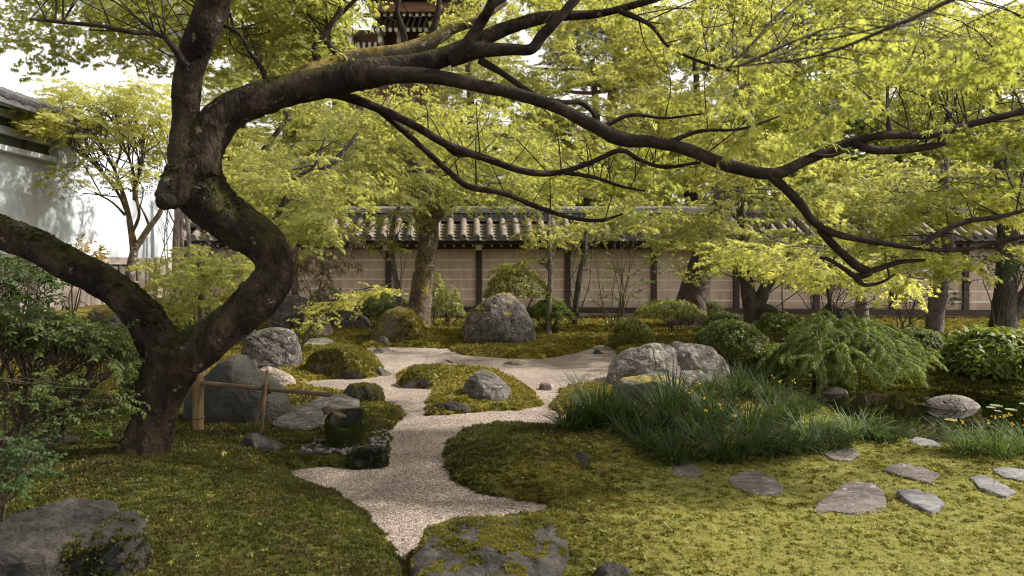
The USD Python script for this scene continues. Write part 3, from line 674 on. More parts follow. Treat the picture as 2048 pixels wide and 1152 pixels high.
# ------------------------------------------------------------------ the tiled garden wall
WY = 16.0
def wz(v): return EYE + (HOR - v) / FOC * WY
def wx(u): return (u - 1024) / FOC * WY
M['plaster'] = usdkit.material(stage, L + 'plaster', {
    'g': ('geometry', {}), 'n': ('noise_texture', {'scale': 1.2, 'detail': 5.0}), 'r': ('rgb_ramp', {'ramp': [(.25, (.42, .31, .24)), (.5, (.52, .395, .315)), (.75, (.58, .46, .375))]}),
    'mp': ('mapping', {'scale': (5, 5, .35)}), 's': ('noise_texture', {'scale': 2.0, 'detail': 5.0, 'roughness': .7}), 'sm': ('map_range', {'from_min': .35, 'from_max': .68, 'to_min': .72, 'to_max': 1.08, 'clamp': True}),
    'x': ('mix', {'mix_type': 'multiply', 'fac': 1.0}), 'sx': ('separate_xyz', {}), 'dn': ('noise_texture', {'scale': 3.0, 'detail': 4.0}), 'da': ('math', {'math_type': 'multiply_add', 'value2': -.5}), 'dz': ('map_range', {'from_min': .05, 'from_max': .30, 'to_min': .62, 'to_max': 1.0, 'clamp': True}), 'y': ('mix', {'mix_type': 'multiply', 'fac': 1.0}),
    'b': ('noise_texture', {'scale': 60.0, 'detail': 4.0}), 'bp': ('bump', {'strength': .15, 'distance': .005}), 'p': ('principled_bsdf', {'roughness': .92, 'specular_ior_level': .1})},
    [('g.position', 'n.vector'), ('n.fac', 'r.fac'), ('g.position', 'mp.vector'), ('mp.vector', 's.vector'), ('s.fac', 'sm.value'), ('r.color', 'x.color1'), ('sm.result', 'x.color2'), ('g.position', 'sx.vector'), ('g.position', 'dn.vector'),
     ('dn.fac', 'da.value1'), ('sx.z', 'da.value3'), ('da.value', 'dz.value'), ('x.color', 'y.color1'), ('dz.result', 'y.color2'), ('y.color', 'p.base_color'), ('g.position', 'b.vector'), ('b.fac', 'bp.height'), ('bp.normal', 'p.normal')], surface='p.BSDF')
M['white_line'] = ramp_noise('white_line', [(.28, (.40, .35, .30)), (.45, (.60, .56, .52)), (.7, (.74, .70, .66))], 5, bump=.1)
M['timber'] = ramp_noise('timber', [(.3, (.030, .020, .016)), (.7, (.065, .045, .038))], 6, bump=.4, bscale=50, stretch=(6, 6, .6), rough=.75)
M['timber_h'] = ramp_noise('timber_h', [(.3, (.026, .017, .013)), (.7, (.055, .036, .028))], 6, bump=.4, bscale=50, stretch=(.5, 6, 6), rough=.75)
M['base_stone'] = ramp_noise('base_stone', [(.3, (.12, .095, .08)), (.7, (.24, .20, .175))], 5, bump=.5)
M['rafter_white'] = ramp_noise('rafter_white', [(.3, (.55, .54, .48)), (.7, (.72, .71, .65))], 12, bump=.1)
M['tile'] = mossy('tile', [(.2, (.05, .038, .028)), (.5, (.115, .090, .068)), (.8, (.20, .165, .13))], MOSS_DEEP, thr=1.12, soft=.1, up=.4, scale=5, mscale=9, bump=.5, bscale=60, rough=.6, spots=((.28, .25, .22), 30, .66))
M['tile_end'] = ramp_noise('tile_end', [(.3, (.055, .058, .058)), (.7, (.13, .135, .135))], 30, bump=.4, rough=.55)
M['tile_pan'] = mossy('tile_pan', [(.2, (.040, .036, .032)), (.5, (.095, .085, .072)), (.8, (.17, .155, .135))], MOSS_GOLD, thr=.84, soft=.1, up=.35, scale=7, mscale=8, bump=.6, bscale=60, rough=.7)
M['ridge'] = mossy('ridge', [(.2, (.055, .050, .045)), (.5, (.115, .105, .095)), (.8, (.20, .185, .17))], MOSS_DEEP, thr=.95, up=.4, scale=7, bump=.5, bscale=60, rough=.7)

wall = Thing('garden_wall', 'long ochre plaster garden wall with white lines, dark posts and a grey tiled roof', 'wall', (0, WY, 0))
POSTS = [5, 205, 400, 590, 777, 958, 1135, 1307, 1472, 1632, 1785, 1930, 2072, 2210, 2345]
LINES_L, LINES_R = [520.5, 539.5, 558.0, 577.0, 596.0], [518.0, 540.5, 562.0, 583.0, 604.0]
def vline(k, u): return LINES_L[k] + (LINES_R[k] - LINES_L[k]) * (u - 640) / (1950 - 640)
def vbeam(u): return 612 + (620 - 612) * (u - 800) / 1200, 622 + (632 - 622) * (u - 800) / 1200
xa, xb = wx(POSTS[0]), wx(POSTS[-1])
base_pts = lambda u: wz(vbeam(u)[1])
def slant_box(u0, u1, ya, yb, zt0, zt1, zb0, zb1):
    """A box along the wall whose top and bottom may sink from one end to the other."""
    p = np.array([(wx(u), y, z) for u, zt, zb in ((u0, zt0, zb0), (u1, zt1, zb1)) for y in (ya, yb) for z in (zb, zt)])
    return vf(trimesh.convex.convex_hull(p))
for a, b in zip(POSTS[:-1], POSTS[1:]):
    a2, b2 = a + 5, b - 5
    wall.part('plaster_panel', slant_box(a2, b2, WY, WY + .25, 1.86, 1.86, base_pts(a2), base_pts(b2)), M['plaster'])
    for k in range(5):
        za, zb = wz(vline(k, a2)), wz(vline(k, b2))
        wall.part('white_line', slant_box(a2, b2, WY - .008, WY + .02, za + .014, zb + .014, za - .014, zb - .014), M['white_line'])
    wall.part('sill_beam', slant_box(a2 - 5, b2 + 5, WY - .12, WY - .022 + .3, wz(vbeam(a)[0]), wz(vbeam(b)[0]), wz(vbeam(a)[1]), wz(vbeam(b)[1])), M['timber_h'])
    wall.part('base_course', slant_box(a2 - 5, b2 + 5, WY - .17, WY + .32, wz(vbeam(a)[1]) - .003, wz(vbeam(b)[1]) - .003, -.15, -.15), M['base_stone'])
for u in POSTS[1:-1]:
    x = wx(u)
    wall.part('post', box(x - .068, x + .068, WY - .06, WY + .1, wz(vbeam(u)[0]) - .01, 1.735, .008), M['timber'])
    wall.part('post_cap', box(x - .075, x + .075, WY - .30, WY + .05, 1.70, 1.845, .012), M['rafter_white'])
for a, b in zip(POSTS[:-1], POSTS[1:]):
    wall.part('eave_beam', box(wx(a) + .004, wx(b) - .004, WY - .26, WY - .03, 1.735, 1.93, .006), M['timber_h'])
for k, u in enumerate(np.arange(20, 2330, 18.55)):
    x = wx(u)
    wall.part('rafter_end', box(x - .024, x + .024, WY - .31, WY - .262, 1.775, 1.828, .004), M['rafter_white'])
# roof
EY, EZ, RY, RZ = WY - .62, 1.93, WY + .06, 2.375         # eave edge and foot of the ridge
wall.part('roof_deck', vf(trimesh.convex.convex_hull(np.array([(x, y, z) for x in (xa, xb) for y, z in ((EY + .05, EZ - .10), (EY + .05, EZ - .02), (RY + .25, RZ + .05), (WY + .8, EZ - .1), (WY + .8, EZ - .02))]))), M['timber_h'])
tiles = [120.0]
while tiles[-1] < 2330:
    u = tiles[-1]; tiles.append(u + (26.9 if u < 950 else 26.9 - 4.4 * min((u - 950) / 750, 1.25)))
def half_pipe(p0, p1, r, n=9, full=200):
    """A cover tile: an arched shell of radius r from p0 down to p1."""
    p0, p1 = np.array(p0), np.array(p1); d = (p1 - p0) / np.linalg.norm(p1 - p0); s = np.cross(d, [0, 0, 1.0]); s /= np.linalg.norm(s); up = np.cross(s, d)
    a = np.radians(np.linspace(-(full - 180) / 2, 180 + (full - 180) / 2, n)); v = []
    for q, rr in ((p0, r * .97), (p1, r * 1.02), (p1, r * .84)):
        v += [q + rr * (np.cos(t) * s + np.sin(t) * up) for t in a]
    f = []
    for k in range(2):
        for i in range(n - 1): f.append([k * n + i, k * n + i + 1, (k + 1) * n + i + 1, (k + 1) * n + i])
    return np.array(v), quads(np.array(f))
for i, u in enumerate(tiles):
    xt = (u - 1024) / FOC * (EY + .0); skew = -.069 * (RY - EY)
    p1, p0 = np.array([xt, EY - .03, EZ + .045]), np.array([xt + skew, RY, RZ + .03])
    rng = np.random.default_rng(900 + i); cuts = [0, .36, .70, 1.0]
    for k in range(3):
        A, B = p0 + (p1 - p0) * cuts[k], p0 + (p1 - p0) * (cuts[k + 1] + (.015 if k < 2 else 0)); lift = np.array([0, 0, rng.uniform(-.003, .006)])
        wall.part('cover_tile', half_pipe(A + lift, B + lift, .074 + .002 * k), M['tile'], smooth=40)
    d = (p1 - p0) / np.linalg.norm(p1 - p0); disc = []
    prof = [(0, .012), (.018, .012), (.022, .004), (.046, .004), (.050, .014), (.072, .014), (.078, .0), (.078, -.05)]
    n = 16; v = []
    s = np.array([1.0, 0, 0]); up = np.cross(s, d); up = up if up[2] > 0 else -up
    fwd = np.array([0, -1.0, -.12]); up2 = np.array([0, -.12, 1.0])
    for r, o in prof: v += [p1 + fwd * (.02 + o) + r * (np.cos(t) * s + np.sin(t) * up2) for t in np.arange(n) * 2 * np.pi / n]
    f = quads(np.array([[k * n + j, k * n + (j + 1) % n, (k + 1) * n + (j + 1) % n, (k + 1) * n + j] for k in range(len(prof) - 1) for j in range(n)]))
    path = wall.part('end_tile', (np.array(v), f), M['tile_end'], smooth=30)
    bosses = []
    for t in np.arange(8) * np.pi / 4: bosses.append(put(vf(trimesh.creation.icosphere(1, .006)), t=p1 + fwd * .028 + .034 * (np.cos(t) * s + np.sin(t) * up2)))
    wall.part('end_tile_crest', cat_mesh(bosses), M['tile'], parent=path)
    if i + 1 < len(tiles):     # the curved pan tiles between this column and the next, five rows
        x2 = (tiles[i + 1] - 1024) / FOC * EY; q1, q0 = np.array([x2, p1[1], p1[2]]), np.array([x2 + skew, RY, RZ + .03])
        rows = []
        for k in range(6):
            t0, t1 = k / 6, (k + 1) / 6 + .05; v = []; n = 7; tl = rng.uniform(-.004, .004)
            for t, dz in ((t0, -.032), (t1, .006), (t1, -.018)):
                for j in range(n):
                    w_ = j / (n - 1); q = (p0 + (p1 - p0) * t) * (1 - w_) + (q0 + (q1 - q0) * t) * w_
                    v.append(q + [0, 0, dz - .045 * math.sin(math.pi * w_) + tl])
            f = quads(np.array([[a * n + j, a * n + j + 1, (a + 1) * n + j + 1, (a + 1) * n + j] for a in range(2) for j in range(n - 1)]))
            if k < 4: rows.append((np.array(v), f))
            else: wall.part('pan_tile', (np.array(v), f), M['tile_pan'], smooth=40)
        wall.part('pan_tiles_upper', cat_mesh(rows), M['tile_pan'], smooth=40, kind='stuff')
# ridge: stacked courses, the band of round crests, the cap
for a, b in zip(POSTS[:-1:2], POSTS[2::2]):
    X_, Y_ = wx(a) + .002, wx(b) - .002
    for z0, z1, yo in ((2.385, 2.425, .02), (2.431, 2.462, .045), (2.467, 2.483, .03), (2.583, 2.610, .03), (2.616, 2.645, .05)):
        wall.part('ridge_course', box(X_, Y_, RY + yo - .04, RY + .44 - yo, z0, z1, .006), M['ridge'])
    wall.part('ridge_core', box(X_, Y_, RY + .06, RY + .34, 2.37, 2.65), M['timber_h'])
    cap = tube([(X_, RY + .2, 2.672, .085), ((X_ + Y_) / 2, RY + .2, 2.676, .085), (Y_, RY + .2, 2.672, .085)], 14, 8, .03, int(a))
    wall.part('ridge_cap', cap, M['ridge'], smooth=40)
crest = []
for x in np.arange(wx(560), wx(2300), .118):
    path = None
    n = 14; v = []
    for r, yy in ((.0, .0), (.030, .0), (.034, -.012), (.050, -.012), (.054, .02)): v += [(x + r * math.cos(t), RY + .035 + yy, 2.533 + r * math.sin(t)) for t in np.arange(n) * 2 * np.pi / n]
    f = quads(np.array([[k * n + j, k * n + (j + 1) % n, (k + 1) * n + (j + 1) % n, (k + 1) * n + j] for k in range(4) for j in range(n)]))
    wall.part('crest_tile', (np.array(v), f), M['tile_end'], smooth=30)

# ------------------------------------------------------------------ the white storehouse on the left
BX = -7.6
M['white_plaster'] = usdkit.material(stage, L + 'white_plaster', {
    'g': ('geometry', {}), 'n': ('noise_texture', {'scale': .8, 'detail': 3.0}), 'r': ('rgb_ramp', {'ramp': [(.3, (.37, .40, .455)), (.7, (.45, .48, .535))]}),
    'mp': ('mapping', {'scale': (1, 9, .55)}), 's': ('noise_texture', {'scale': 1.6, 'detail': 5.0, 'roughness': .7}), 'sm': ('map_range', {'from_min': .60, 'from_max': .80, 'clamp': True}),
    'sx': ('separate_xyz', {}), 'zh': ('map_range', {'from_min': 2.55, 'from_max': 1.75, 'clamp': True}), 'mu': ('math', {'math_type': 'multiply'}), 'x': ('mix', {'color2': (.17, .12, .10)}),
    'b': ('noise_texture', {'scale': 30.0}), 'bp': ('bump', {'strength': .1, 'distance': .005}), 'p': ('principled_bsdf', {'roughness': .9, 'specular_ior_level': .1})},
    [('g.position', 'n.vector'), ('g.position', 'mp.vector'), ('mp.vector', 's.vector'), ('s.fac', 'sm.value'), ('g.position', 'sx.vector'), ('sx.z', 'zh.value'), ('sm.result', 'mu.value1'), ('zh.result', 'mu.value2'),
     ('n.fac', 'r.fac'), ('r.color', 'x.color1'), ('mu.value', 'x.fac'), ('x.color', 'p.base_color'), ('g.position', 'b.vector'), ('b.fac', 'bp.height'), ('bp.normal', 'p.normal')], surface='p.BSDF')
M['plinth'] = mossy('plinth', [(.25, (.10, .082, .072)), (.5, (.20, .165, .145)), (.75, (.29, .25, .225))], MOSS_DEEP, thr=1.3, up=0, scale=3, bump=.5, stretch=(1, 1, .4), spots=((.045, .04, .036), 3.0, .58))
M['window_dark'] = ramp_noise('window_dark', [(.3, (.05, .055, .04)), (.7, (.09, .095, .07))], 4, bump=.2)
M['roof_dark'] = ramp_noise('roof_dark', [(.3, (.03, .03, .032)), (.7, (.08, .078, .08))], 12, bump=.4, rough=.5)
house = Thing('storehouse', 'tall white plastered storehouse with a stained grey plinth and slatted window', 'building', (BX, 11, .5))
house.part('wall', box(BX - 6, BX, 3.0, 15.35, 1.50, 6.15), M['white_plaster'])
house.part('plinth', box(BX - 6, BX + .05, 2.95, 15.40, -.3, 1.497, .01), M['plinth'])
vent = house.part('vent', box(BX + .02, BX + .06, 12.75, 13.75, 1.03, 1.36), M['window_dark'])
for y in np.linspace(12.78, 13.72, 4): house.part('vent_bar', box(BX + .055, BX + .085, y - .03, y + .03, 1.03, 1.36), M['timber'], parent=vent)
house.part('vent_frame', cat_mesh([box(BX + .05, BX + .10, 12.70, 13.80, 1.36, 1.40), box(BX + .05, BX + .10, 12.70, 13.80, .99, 1.03)]), M['plinth'], parent=vent)
win = house.part('window', box(BX - .30, BX + .01, 6.0, 11.20, 3.10, 3.86), M['window_dark'])
for z0, z1 in ((3.28, 3.40), (3.54, 3.66)): house.part('window_rail', box(BX + .012, BX + .09, 6.0, 11.15, z0, z1, .01), M['white_plaster'], parent=win)
for y in np.arange(6.4, 11.1, .6): house.part('window_bar', box(BX + .011, BX + .045, y - .03, y + .03, 3.1, 3.86), M['timber'], parent=win)
house.part('window_surround', cat_mesh([box(BX + .002, BX + .16, 5.9, 11.40, 3.02, 3.10), box(BX + .002, BX + .16, 11.20, 11.40, 3.10, 3.82)]), M['white_plaster'], parent=win)
house.part('hook', box(BX + .002, BX + .13, 11.50, 11.60, 3.38, 3.62, .01), M['timber'])
hood = house.part('window_hood', vf(trimesh.convex.convex_hull(np.array([(x, y, z) for y in (5.6, 11.9) for x, z in ((BX, 3.70), (BX + .50, 3.60), (BX + .50, 3.65), (BX, 3.92))]))), M['white_plaster'])
for k, y in enumerate(np.arange(5.62, 11.95, .30)):
    house.part('hood_tile', tube([(BX + .02, y, 3.93, .06), (BX + .28, y, 3.82, .06), (BX + .58, y, 3.69, .065)], 8, 2), M['roof_dark'], parent=hood, smooth=40)
house.part('hood_board', box(BX + .49, BX + .56, 5.55, 11.95, 3.58, 3.66, .01), M['roof_dark'], parent=hood)
eave = [(BX - 6, 6.15), (BX + .05, 6.15), (BX + .25, 6.28), (BX + .30, 6.50), (BX + .75, 6.62), (BX + .80, 6.85), (BX + 1.1, 6.95), (BX + 1.1, 7.15), (BX - 3, 9.2), (BX - 6, 9.2)]
pm = trimesh.creation.extrude_polygon(Polygon(eave), 13.0, engine='earcut'); vv, ff = vf(pm)
house.part('eaves', (np.stack([vv[:, 0], 16.2 - vv[:, 2], vv[:, 1]], 1), ff[:, ::-1]), M['white_plaster'])
# the low building corner behind the storehouse
shed = Thing('lean_to', 'dark timber lean-to with a tiled roof tucked behind the white storehouse', 'shed', (-6.9, 16.4, .2))
shed.part('wall', box(-7.6, -6.35, 15.9 + .45, 17.6, .1, 2.55), M['timber'])
for x in (-7.3, -6.9, -6.45): shed.part('post', box(x - .05, x + .05, 16.22, 16.32, .1, 2.5, .006), M['timber'])
shed.part('screen', box(-7.25, -6.95, 16.27, 16.33, 1.95, 2.4), M['white_line'])
rf = shed.part('roof', vf(trimesh.convex.convex_hull(np.array([(x, y, z) for x in (-7.9, -5.9) for y, z in ((15.6, 2.22), (15.6, 2.28), (17.8, 3.0), (17.8, 2.5))]))), M['roof_dark'])
for x in np.arange(-7.8, -5.9, .28): shed.part('cover_tile', tube([(x, 15.55, 2.31, .07), (x, 16.6, 2.66, .07), (x, 17.8, 3.05, .07)], 8, 2), M['tile'], parent=rf, smooth=40)
# ------------------------------------------------------------------ the temple gate behind the wall
M['temple_wood'] = ramp_noise('temple_wood', [(.3, (.035, .020, .013)), (.7, (.095, .050, .030))], 3, bump=.3, stretch=(4, 4, .5))
M['temple_wood_h'] = ramp_noise('temple_wood_h', [(.3, (.06, .030, .018)), (.7, (.15, .075, .042))], 3, bump=.3, stretch=(.5, 4, 4))
TY = 31.0
def TX(u): return (u - 1024) / FOC * TY
def TZ(v): return EYE + (HOR - v) / FOC * TY
gate = Thing('temple_gate', 'tall dark wooden temple gate with white rafter ends above the wall', 'temple', (TX(770), TY, 0))
gate.part('upper_wall', box(TX(672), TX(880), TY, TY + 4, TZ(230), TZ(60)), M['temple_wood'])
gate.part('lower_wall', box(TX(575), TX(905), TY - .2, TY + 5, 0, TZ(238)), M['temple_wood'])
for u in (578, 640, 705, 772, 838, 902): gate.part('column', tube([(TX(u), TY - .35, 0, .19), (TX(u), TY - .35, 4, .19), (TX(u), TY - .35, TZ(238), .18)], 12, 3), M['temple_wood'], smooth=40)
for k in range(5): gate.part('wall_rail', box(TX(575), TX(905), TY - .42, TY - .21, TZ(420 - k * 42), TZ(412 - k * 42), .02), M['temple_wood_h'])
gate.part('balcony', box(TX(560), TX(925), TY - 1.2, TY + 5.4, TZ(240), TZ(234), .02), M['temple_wood_h'])
for k, u in enumerate(np.arange(692, 770, 11.5)): gate.part('lattice_slat', box(TX(u), TX(u + 4.6), TY - .12, TY - .02, TZ(112), TZ(86), .01), M['rafter_white'])
for u in (700, 760, 797, 860):
    b = gate.part('bracket', box(TX(u), TX(u + 9), TY - .5, TY - .004, TZ(92), TZ(80), .02), M['rafter_white'])
    gate.part('bracket_block', box(TX(u - 3), TX(u + 12), TY - .7, TY - .004, TZ(72), TZ(64), .02), M['rafter_white'], parent=b)
    gate.part('bracket_block', box(TX(u + 1), TX(u + 8), TY - .9, TY - .004, TZ(79.5), TZ(72.5), .02), M['rafter_white'], parent=b)
gate.part('lower_purlin', box(TX(735), TX(905), TY - 1.1, TY - .9, TZ(50), TZ(44), .02), M['temple_wood_h'])
gate.part('upper_purlin', box(TX(725), TX(960), TY - 2.1, TY - 1.9, TZ(24), TZ(19), .02), M['temple_wood_h'])
for k, u in enumerate(np.arange(742, 905, 11.9)):
    y = TY - 1.45; s = y / TY; x = TX(u) * s
    gate.part('lower_rafter', vf(trimesh.convex.convex_hull(np.array([(x + dx, yy, z + dz) for dx in (0, .13) for yy, z in ((y + .02, EYE + (HOR - 59) / FOC * y), (TY + .3, TZ(46) + .5)) for dz in (-.09, .09)]))), M['temple_wood_h'])
    gate.part('rafter_end', box(x, x + .13, y - .03, y + .018, EYE + (HOR - 63.5) / FOC * y, EYE + (HOR - 55.5) / FOC * y, .01), M['rafter_white'])
for k, u in enumerate(np.arange(742, 955, 12.7)):
    y = TY - 2.5; x = (u - 1024) / FOC * y
    gate.part('upper_rafter', vf(trimesh.convex.convex_hull(np.array([(x + dx, yy, z + dz) for dx in (0, .13) for yy, z in ((y + .02, EYE + (HOR - 29) / FOC * y), (TY - 1.2, TZ(47) + .18)) for dz in (-.08, .08)]))), M['temple_wood_h'])
    gate.part('rafter_end', box(x, x + .12, y - .03, y + .018, EYE + (HOR - 32.5) / FOC * y, EYE + (HOR - 25.2) / FOC * y, .01), M['rafter_white'])
y = TY - 2.7
zz = lambda v: EYE + (HOR - v) / FOC * y
gate.part('eave_board', box((738 - 1024) / FOC * y, (952 - 1024) / FOC * y, y - .05, y + .1, zz(24), zz(4), .01), M['temple_wood_h'])
gate.part('roof', vf(trimesh.convex.convex_hull(np.array([(x, yy, z) for (x, yy, z) in [((730 - 1024) / FOC * y, y - .3, zz(3)), ((960 - 1024) / FOC * y, y - .3, zz(3)), ((730 - 1024) / FOC * y, y - .3, zz(-3)), ((960 - 1024) / FOC * y, y - .3, zz(-3)), (-6.9, TY + 1, 16.2), (-1.2, TY + 1, 16.2), (-6.9, TY + 7, 13.5), (-1.2, TY + 7, 13.5)]]))), M['roof_dark'])
# ------------------------------------------------------------------ rocks
STONE_PLANS = []
def ob(u0, u1, v0, v1, kind='dome'):
    return [(u0 + a * (u1 - u0), v1 - b * (v1 - v0)) for a, b in SHAPES[kind]]
ROCKS = [
 # outline, base row, depth share, material, label, options, moss (material, count, size)
 (ob(1180, 1268, 1128, 1172, 'flat'), 1165, .7, 'rock_dark', 'small dark stone cut by the bottom edge of the picture', dict(amp=.06), None),
 ([(372, 850), (374, 800), (392, 770), (420, 745), (448, 722), (468, 711), (484, 712), (500, 728), (512, 742), (545, 755), (562, 775), (578, 800), (581, 830), (575, 850)], 846, .55, 'rock_green', 'smooth dark triangular standing stone behind the bamboo spout', dict(sub=5, amp=.025, cuts=3, sharp=.4), None),
 ([(476, 735), (478, 700), (490, 672), (510, 662), (560, 656), (596, 657), (607, 672), (604, 700), (600, 735)], 738, .8, 'rock_grey', 'square-topped grey boulder behind the mossy mound, left of the gravel', dict(sub=5, amp=.06, cuts=14), None),
 ([(540, 660), (542, 620), (560, 594), (590, 590), (620, 600), (636, 618), (642, 640), (645, 660)], 664, .9, 'rock_grey', 'upright wrinkled grey boulder beside the curved maple limb', dict(sub=5, amp=.09, cuts=12), None),
 (ob(630, 668, 622, 672, 'slope'), 672, 1, 'rock_pink', 'brownish boulder shoulder next to the wrinkled grey boulder', {}, None),
 (ob(602, 752, 692, 756, 'dome'), 754, .8, 'rock_mound', 'large moss-covered mound rock at the left bend of the gravel', dict(sub=4, amp=.05), ('moss_olive', 1300, .020, lambda p, n, c: n[:, 2] > .15)),
 (ob(735, 795, 694, 722, 'flat'), 720, .8, 'rock_pale', 'pale low stone at the end of the mossy mound rock', dict(amp=.06), None),
 (ob(744, 792, 733, 764, 'slope'), 763, .7, 'rock_grey', 'small dark grey stone between the two mossy mound rocks', dict(amp=.08), None),
 (ob(790, 902, 731, 779, 'dome'), 777, .8, 'rock_mound', 'moss-draped rock at the left tip of the moss island', dict(amp=.07), ('moss_olive', 700, .018, lambda p, n, c: n[:, 2] > .3)),
 (ob(836, 858, 727, 740, 'block'), 741, .8, 'rock_dark', 'tiny dark stone on top of the moss-draped rock', dict(y=8.05, sub=3), None),
 ([(917, 800), (918, 772), (930, 755), (950, 741), (968, 739), (988, 750), (1010, 765), (1028, 778), (1032, 800)], 797, .85, 'rock_grey', 'dark angular rock standing on the moss island', dict(sub=5, amp=.06, cuts=14), None),
 (ob(843, 955, 806, 832, 'flat'), 830, .30, 'rock_dark', 'long low dark slab edging the moss island', dict(amp=.04, cuts=6), None),
 (ob(1075, 1111, 762, 802, 'block'), 800, .8, 'rock_pink', 'small upright brown stone right of the moss island', dict(amp=.07), None),
 (ob(990, 1093, 721, 748, 'slope'), 747, .5, 'rock_grey_moss', 'flat moss-edged stone lying alone in the far gravel', dict(amp=.05, sink=.3), None),
 (ob(855, 901, 682, 698, 'dome'), 697, .8, 'rock_pink', 'small rusty brown stone at the far gravel edge', {}, None),
 (ob(1172, 1222, 699, 725, 'peak'), 723, .8, 'rock_dark', 'small dark pointed stone in the gravel beside the large pale rock', dict(amp=.07), None),
 ([(925, 690), (928, 658), (936, 632), (955, 612), (972, 597), (992, 589), (1022, 588), (1042, 602), (1056, 622), (1066, 648), (1074, 690)], 686, .8, 'rock_grey_moss', 'biggest grey boulder with orange moss patches in front of the wall', dict(sub=5, amp=.055, cuts=5), ('moss_gold', 420, .022, lambda p, n, c: ((p[:, 0] < c[0] - .12) & (n[:, 0] < -.1) & (N2(p[:, 0], p[:, 2], 4, 5) > .48)))),
 (ob(742, 852, 612, 688, 'dome'), 684, .85, 'rock_mound', 'orange and green moss covered boulder below the round azalea', dict(amp=.06), ('moss_gold', 900, .022, lambda p, n, c: N2(p[:, 0], p[:, 2], 3, 6) > .42)),
 ([(655, 660), (660, 630), (676, 616), (694, 616), (715, 628), (738, 640), (748, 650), (746, 660)], 658, .9, 'rock_grey', 'low sloping grey rock with a white blotch near the round azalea', dict(amp=.06), None),
 (ob(752, 779, 673, 689, 'dome'), 688, .8, 'rock_grey', 'fist-sized grey stone before the orange moss boulder', {}, None),
 ([(1212, 768), (1214, 738), (1232, 716), (1262, 698), (1300, 690), (1345, 690), (1380, 712), (1400, 745), (1400, 768)], 764, .9, 'rock_pale', 'low pale rock sloping into the gravel, left half of the outcrop on the right bank', dict(sub=5, amp=.07, cuts=16, sharp=.95), None),
 ([(1318, 762), (1322, 722), (1340, 698), (1356, 683), (1385, 687), (1428, 692), (1448, 714), (1464, 745), (1456, 772)], 762, .85, 'rock_pale', 'higher pale block with slanting cracks, right half of the outcrop on the right bank', dict(sub=5, amp=.07, cuts=16, sharp=.95, y=7.75), None),
 ([(1228, 810), (1230, 775), (1245, 757), (1290, 752), (1350, 756), (1390, 762), (1402, 785), (1400, 810)], 808, .7, 'rock_grey_moss', 'blocky grey rock below the pale outcrop, half hidden by grass', dict(sub=4, amp=.06, cuts=14), None),
 ([(1300, 775), (1310, 757), (1345, 745), (1400, 742), (1430, 752), (1440, 775)], 776, .6, 'rock_pale', 'flat layered ledge at the foot of the pale outcrop', dict(amp=.06, y=7.25), None),
 ([(1622, 675), (1626, 645), (1648, 618), (1662, 605), (1680, 618), (1695, 640), (1702, 675)], 672, .8, 'rock_green', 'dark pointed boulder by the wall behind the weeping maple', dict(amp=.06), None),
 (ob(676, 764, 769, 804, 'block'), 803, .8, 'rock_dark_moss', 'dark rock with mossy sides left of the narrow gravel neck', dict(amp=.06), ('moss_olive', 260, .016, lambda p, n, c: (n[:, 0] > .2) | (n[:, 2] > .9))),
 (ob(693, 779, 893, 942, 'block'), 938, .8, 'rock_dark', 'moss-skirted dark stone at the gravel edge in front of the basin', dict(amp=.06), ('moss_dark', 300, .014, lambda p, n, c: n[:, 2] < .55)),
 ([(470, 900), (472, 884), (492, 869), (512, 868), (530, 880), (556, 886), (571, 892), (560, 902)], 899, .6, 'rock_dark', 'curled dark slate at the foot of the bamboo support', dict(amp=.05, cuts=6), None),
 (ob(510, 598, 733, 772, 'slope'), 770, .5, 'rock_pink', 'pinkish rock peeping over the dark triangular stone', dict(amp=.07), None),
 ([(1852, 826), (1856, 803), (1878, 794), (1920, 791), (1950, 792), (1968, 803), (1972, 826)], 815, .6, 'rock_pale', 'pale flat-topped rock standing in the pond', dict(sub=5, amp=.05, sink=.6, y=6.75), None),
 (ob(1632, 1706, 774, 796, 'flat'), 795, .5, 'rock_pink', 'low brown stone at the pond edge beneath the weeping maple', dict(y=7.5, sink=.6), None),
 (ob(160, 262, 612, 660, 'block'), 652, .5, 'rock_mound', 'mossy retaining rock on the bank in front of the storehouse', {}, None),
 (ob(196, 262, 630, 668, 'flat'), 664, .5, 'rock_grey', 'grey edging stone on the bank below the storehouse plinth', {}, None),
 (ob(280, 335, 598, 650, 'block'), 648, .6, 'rock_dark', 'dark brown retaining rock under the leaning storehouse tree', {}, None),
]
for i, (o, vb, dep, mat, label, opt, ms) in enumerate(ROCKS):
    mesh = rock_mesh(o, vb, dep, seed=40 + i, **opt)
    c = mesh[0].mean(0); base = np.array([c[0], c[1], mesh[0][:, 2].min()])
    t = Thing('rock', label, 'rock', base)
    t.part('stone', mesh, M[mat], smooth=38)
    if ms:
        rng = np.random.default_rng(300 + i)
        p, n = on_mesh(mesh, ms[1] * 2, rng, lambda p, n: ms[3](p, n, c) & (p[:, 2] > base[2] + .03))
        p, n = p[:ms[1]], n[:ms[1]]
        if len(p): scatter(t, 'moss', MOSS, p, upright(n * .6 + np.array([0, 0, .5]), rng, .3), rng.uniform(.7, 1.35, len(p)) * ms[2] * 1.25, M[ms[0]])
